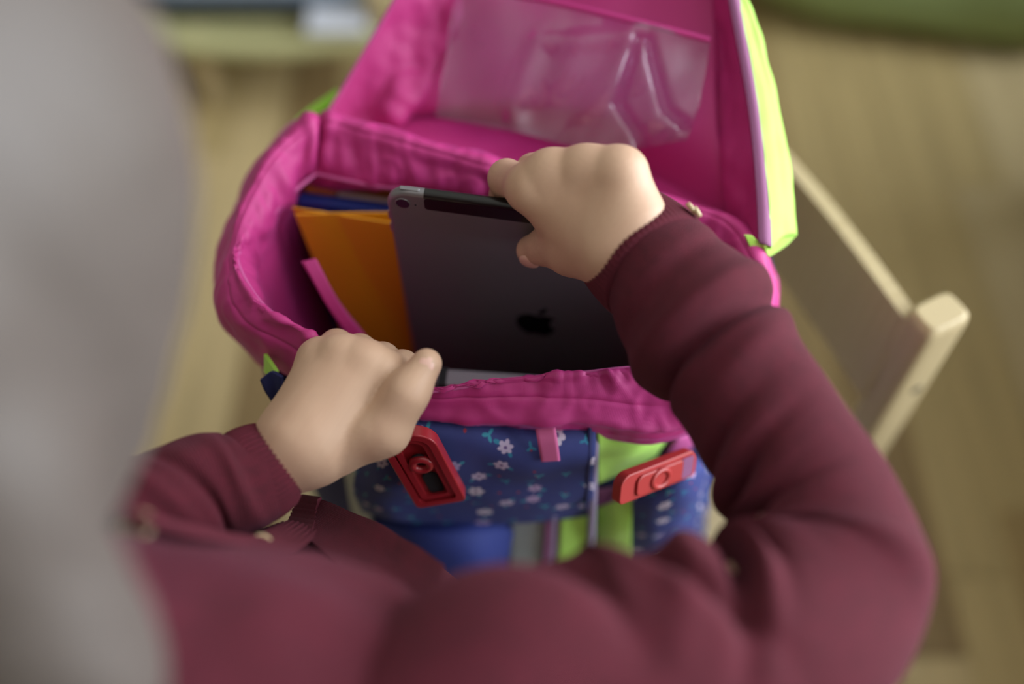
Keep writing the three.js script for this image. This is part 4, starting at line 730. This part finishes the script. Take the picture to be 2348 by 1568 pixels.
  const smooth = []; for (let j = 0; j <= 84; j++) smooth.push([0, 1, 2, 3, 4, 5].map((k) => num(lev.map((l) => l[k]), j / 84)));
  const rings = smooth.map((l) => ringT(l, 0));
  rings.forEach((r, j) => r.forEach((p) => { const n = 0.006 * N3(p.x * 16, p.y * 22, p.z * 16) + 0.0025 * N3(p.x * 45, p.y * 45, p.z * 45); p.x += n; p.z -= n; p.y += n * 0.4; }));
  const inner = rings.slice().reverse().map((r, j) => r.map((p, i) => { const c = V(-0.12, p.y, -0.065), d = p.clone().sub(c).setY(0); return p.clone().addScaledVector(d, -0.004 / d.length()); }));
  part('torso', gridGeo([...rings, ...inner], { wrap: true }), M.wool, card);
  // ribbed hem at the front, flared where it hangs open
  const hemP = []; for (let i = 0; i < 60; i++) { const th = i / 60 * tau; hemP.push(rings[84][(Math.round(th / tau * 120) + 120) % 120].clone()); }
  const ribRow = (dy, o) => hemP.map((p, i) => { const d = p.clone().sub(V(-0.114, p.y, -0.048)).setY(0).normalize(); return p.clone().addScaledVector(d, o).add(V(0, dy, 0)); });
  part('hem_rib', sheet([ribRow(0.002, -0.001), ribRow(-0.012, 0.002), ribRow(-0.028, -0.001)], 720, 10, { closed: true, thick: 0.003, push: (u) => -0.0009 * Math.cos(u * tau * 120) }), M.rib, card);
  // button band down the front and its buttons
  const frontLine = [at(255, 1190, 0.345), at(400, 1226, 0.385), at(590, 1252, 0.447), at(668, 1215, 0.512)];
  part('button_band', sheet([0, 1, 2, 3].map((i) => [frontLine[i].clone().add(V(-0.014, 0.001, 0.0)), frontLine[i].clone().add(V(0, 0.0045, -0.003)), frontLine[i].clone().add(V(0.014, 0.001, 0.0))]), 60, 40, { thick: 0.003, push: (u) => 0.0006 * Math.cos(u * tau * 11) }), M.rib, card);
  const btn = (p, n, r) => { const g = new THREE.LatheGeometry([[0, 0], [r * 0.62, 0], [r * 0.72, 0.0011], [r * 0.9, 0.0013], [r, 0.0006], [r, -0.0012], [0, -0.0012]].map((q) => new THREE.Vector2(...q)), 28), a = n.clone().normalize(), q = new THREE.Quaternion().setFromUnitVectors(V(0, 1, 0), a);
    const holes = [-1, 1].flatMap((i) => [-1, 1].map((j) => new THREE.CylinderGeometry(0.0006, 0.0006, 0.0004, 8).translate(i * 0.0014, 0.0002, j * 0.0014)));
    return [g, merge(holes)].map((x) => x.applyQuaternion(q).translate(...p.toArray())); };
  const addBtn = (p, n, r) => { const [g, h] = btn(p, n, r); const b = part('button', g, M.button, card); };
  addBtn(at(312, 1206, 0.353), V(0.0, 0.9, -0.2), 0.0065); addBtn(at(596, 1252, 0.44), V(0.1, 0.85, 0.0), 0.0058);
  addBtn(at(1586, 478, 0.49), V(0.72, 0.55, -0.35), 0.0036); addBtn(at(1598, 486, 0.489), V(0.78, 0.5, -0.25), 0.003);
  // collar rib
  part('neck_rib', tube(ringT(lev[0], 0.0).filter((_, i) => i % 6 === 0).concat([ringT(lev[0], 0.0)[0]]), 120, 10, () => 0.007, { caps: false }), M.rib, card);
  // far front panel of the cardigan, hanging open towards the bag
  const flapR = [[at(690, 1150, 0.545), at(735, 1150, 0.538), at(800, 1185, 0.52), at(900, 1225, 0.49), at(1020, 1305, 0.45)], [at(672, 1190, 0.535), at(720, 1195, 0.525), at(790, 1235, 0.5), at(890, 1290, 0.465), at(1000, 1380, 0.425)], [at(655, 1225, 0.51), at(700, 1245, 0.495), at(770, 1300, 0.465), at(860, 1370, 0.43), at(960, 1460, 0.4)]];
  part('front_panel', sheet(flapR, 60, 30, { thick: 0.003, push: (u, v, p) => 0.003 * N3(p.x * 30, p.y * 30, p.z * 30) }), M.wool, card);
  part('front_edge_rib', sheet([[at(694, 1146, 0.545), at(738, 1153, 0.536)], [at(672, 1192, 0.533), at(728, 1200, 0.522)], [at(650, 1228, 0.508), at(712, 1245, 0.493)]], 60, 16, { thick: 0.003, push: (u, v) => 0.0007 * Math.cos(v * tau * 9) - 0.001 }), M.rib, card);
  // trousers and shoes
  const sx = (s, x, y, z) => V(J.hip.x + s * x, y, z), lb = [];
  for (const s of [-1, 1]) lb.push(bone(sx(s, 0.045, 0.68, 0.0), sx(s, 0.055, 0.36, -0.015), 0.075, 0.056), bone(sx(s, 0.055, 0.36, -0.015), sx(s, 0.06, 0.07, 0.01), 0.056, 0.046));
  part('trousers', nets((x, y, z) => Math.max(lb.reduce((d, f) => smin(d, f(x, y, z), 0.025), 1) + 0.003 * N3(x * 20, y * 30, z * 20), 0.055 - y), V(-0.3, 0.02, -0.13), V(0.08, 0.78, 0.13), 0.012), M.denim, kid);
  for (const s of [-1, 1]) {
    const a = sx(s, 0.06, 0.045, 0.03), b = sx(s, 0.068, 0.035, -0.09), k1 = bone(a, b, 0.04, 0.033), k2 = bone(sx(s, 0.06, 0.04, 0.015), sx(s, 0.06, 0.1, 0.015), 0.037, 0.04);
    const sh = part('shoe', nets((x, y, z) => Math.max(smin(k1(x, y, z), k2(x, y, z), 0.03), 0.012 - y, y - 0.105), V(a.x - 0.07, 0, -0.15), V(a.x + 0.07, 0.13, 0.1), 0.007), M.shoe, kid);
    part('sole', nets((x, y, z) => Math.max(Math.hypot(Math.max(0, Math.abs(z + 0.03) - 0.06), x - (a.x + b.x) / 2) - 0.041, -y + 0.001, y - 0.02), V(a.x - 0.07, -0.006, -0.16), V(a.x + 0.07, 0.03, 0.1), 0.006), M.sole, sh);
  }
}

// ---------------------------------------------------------------- background things
{
  // bean bag on the floor, upper right
  const bb = thing('bean_bag', 'soft green bean bag slumped on the wooden floor, far right', 'bean bag');
  const c = V(0.9, 0.09, -2.0), k = (x, y, z) => { const dx = (x - c.x) / 0.62, dy = (y - c.y) / (y > c.y ? 0.42 : 0.16), dz = (z - c.z) / 0.5, r = Math.hypot(dx, dy, dz), th = Math.atan2(dz, dx); return (r - 1 + 0.07 * N3(dx * 2.6, dy * 2, dz * 2.6 + 3) + 0.03 * Math.cos(th * 7)) * 0.3; };
  const g = nets((x, y, z) => Math.max(k(x, y, z), 0.004 - y), V(0.1, -0.02, -2.7), V(1.7, 0.64, -1.35), 0.022);
  part('cover', g, M.beanGreen, bb);
  part('seam', tube([V(0.4, 0.38, -1.83), V(0.62, 0.47, -1.86), V(0.86, 0.52, -1.9), V(1.1, 0.48, -1.9), V(1.3, 0.4, -1.9)], 30, 8, () => 0.006), M.beanGreen, bb);
  // low wooden bench, upper left
  const b = thing('low_bench', 'low pale wooden bench with a rounded front rail, far left beyond the bag', 'bench');
  const y = 0.155, zf = -1.375;
  const railP = [V(-0.78, y - 0.004, zf - 0.006), V(-0.6, y - 0.002, zf), V(-0.41, y - 0.006, zf + 0.006), V(-0.3, y, zf), V(-0.215, y + 0.004, zf - 0.004)];
  part('front_rail', tube(railP, 40, 18, (t, th) => 0.018 + 0.005 * Math.abs(Math.sin(th))), M.paleWood, b);
  part('back_rail', tube(railP.map((p) => p.clone().add(V(0, 0.02, -0.42))), 20, 14, () => 0.018), M.paleWood, b);
  for (const [x, z] of [[-0.222, zf - 0.01], [-0.545, zf - 0.012], [-0.76, zf - 0.01], [-0.222, zf - 0.42], [-0.76, zf - 0.42]]) part('leg', box(0.034, x === -0.545 ? 0.16 : 0.25, 0.034, x, x === -0.545 ? 0.08 : 0.125, z - 0.012, 0.006), M.birch, b);
  for (const x of [-0.76, -0.222]) part('side_rail', box(0.024, 0.05, 0.39, x, y + 0.01, zf - 0.215, 0.006), M.paleWood, b);
  for (let i = 0; i < 5; i++) part('slat', box(0.55, 0.012, 0.06, -0.49, y + 0.001, zf - 0.06 - i * 0.08, 0.003), M.paleWood, b);
  const cu = thing('seat_cushion', 'grey blue cushion with a dark underside lying on the low bench', 'cushion');
  const cg = box(0.46, 0.05, 0.36, -0.491, y + 0.061, zf - 0.225, 0.022, 5); part('cover', cg, M.cushion, cu);
  part('underside', box(0.45, 0.03, 0.35, -0.49, y + 0.0235, zf - 0.222, 0.006), M.navyDark, cu);
  const pp = thing('paper_stack', 'small stack of white paper tucked at the right end of the bench', 'paper');
  part('sheets', box(0.1, 0.014, 0.06, -0.295, y + 0.031, zf - 0.016, 0.002).rotateY(0), M.paperWhite, pp);
}
renderer.render(scene, camera);
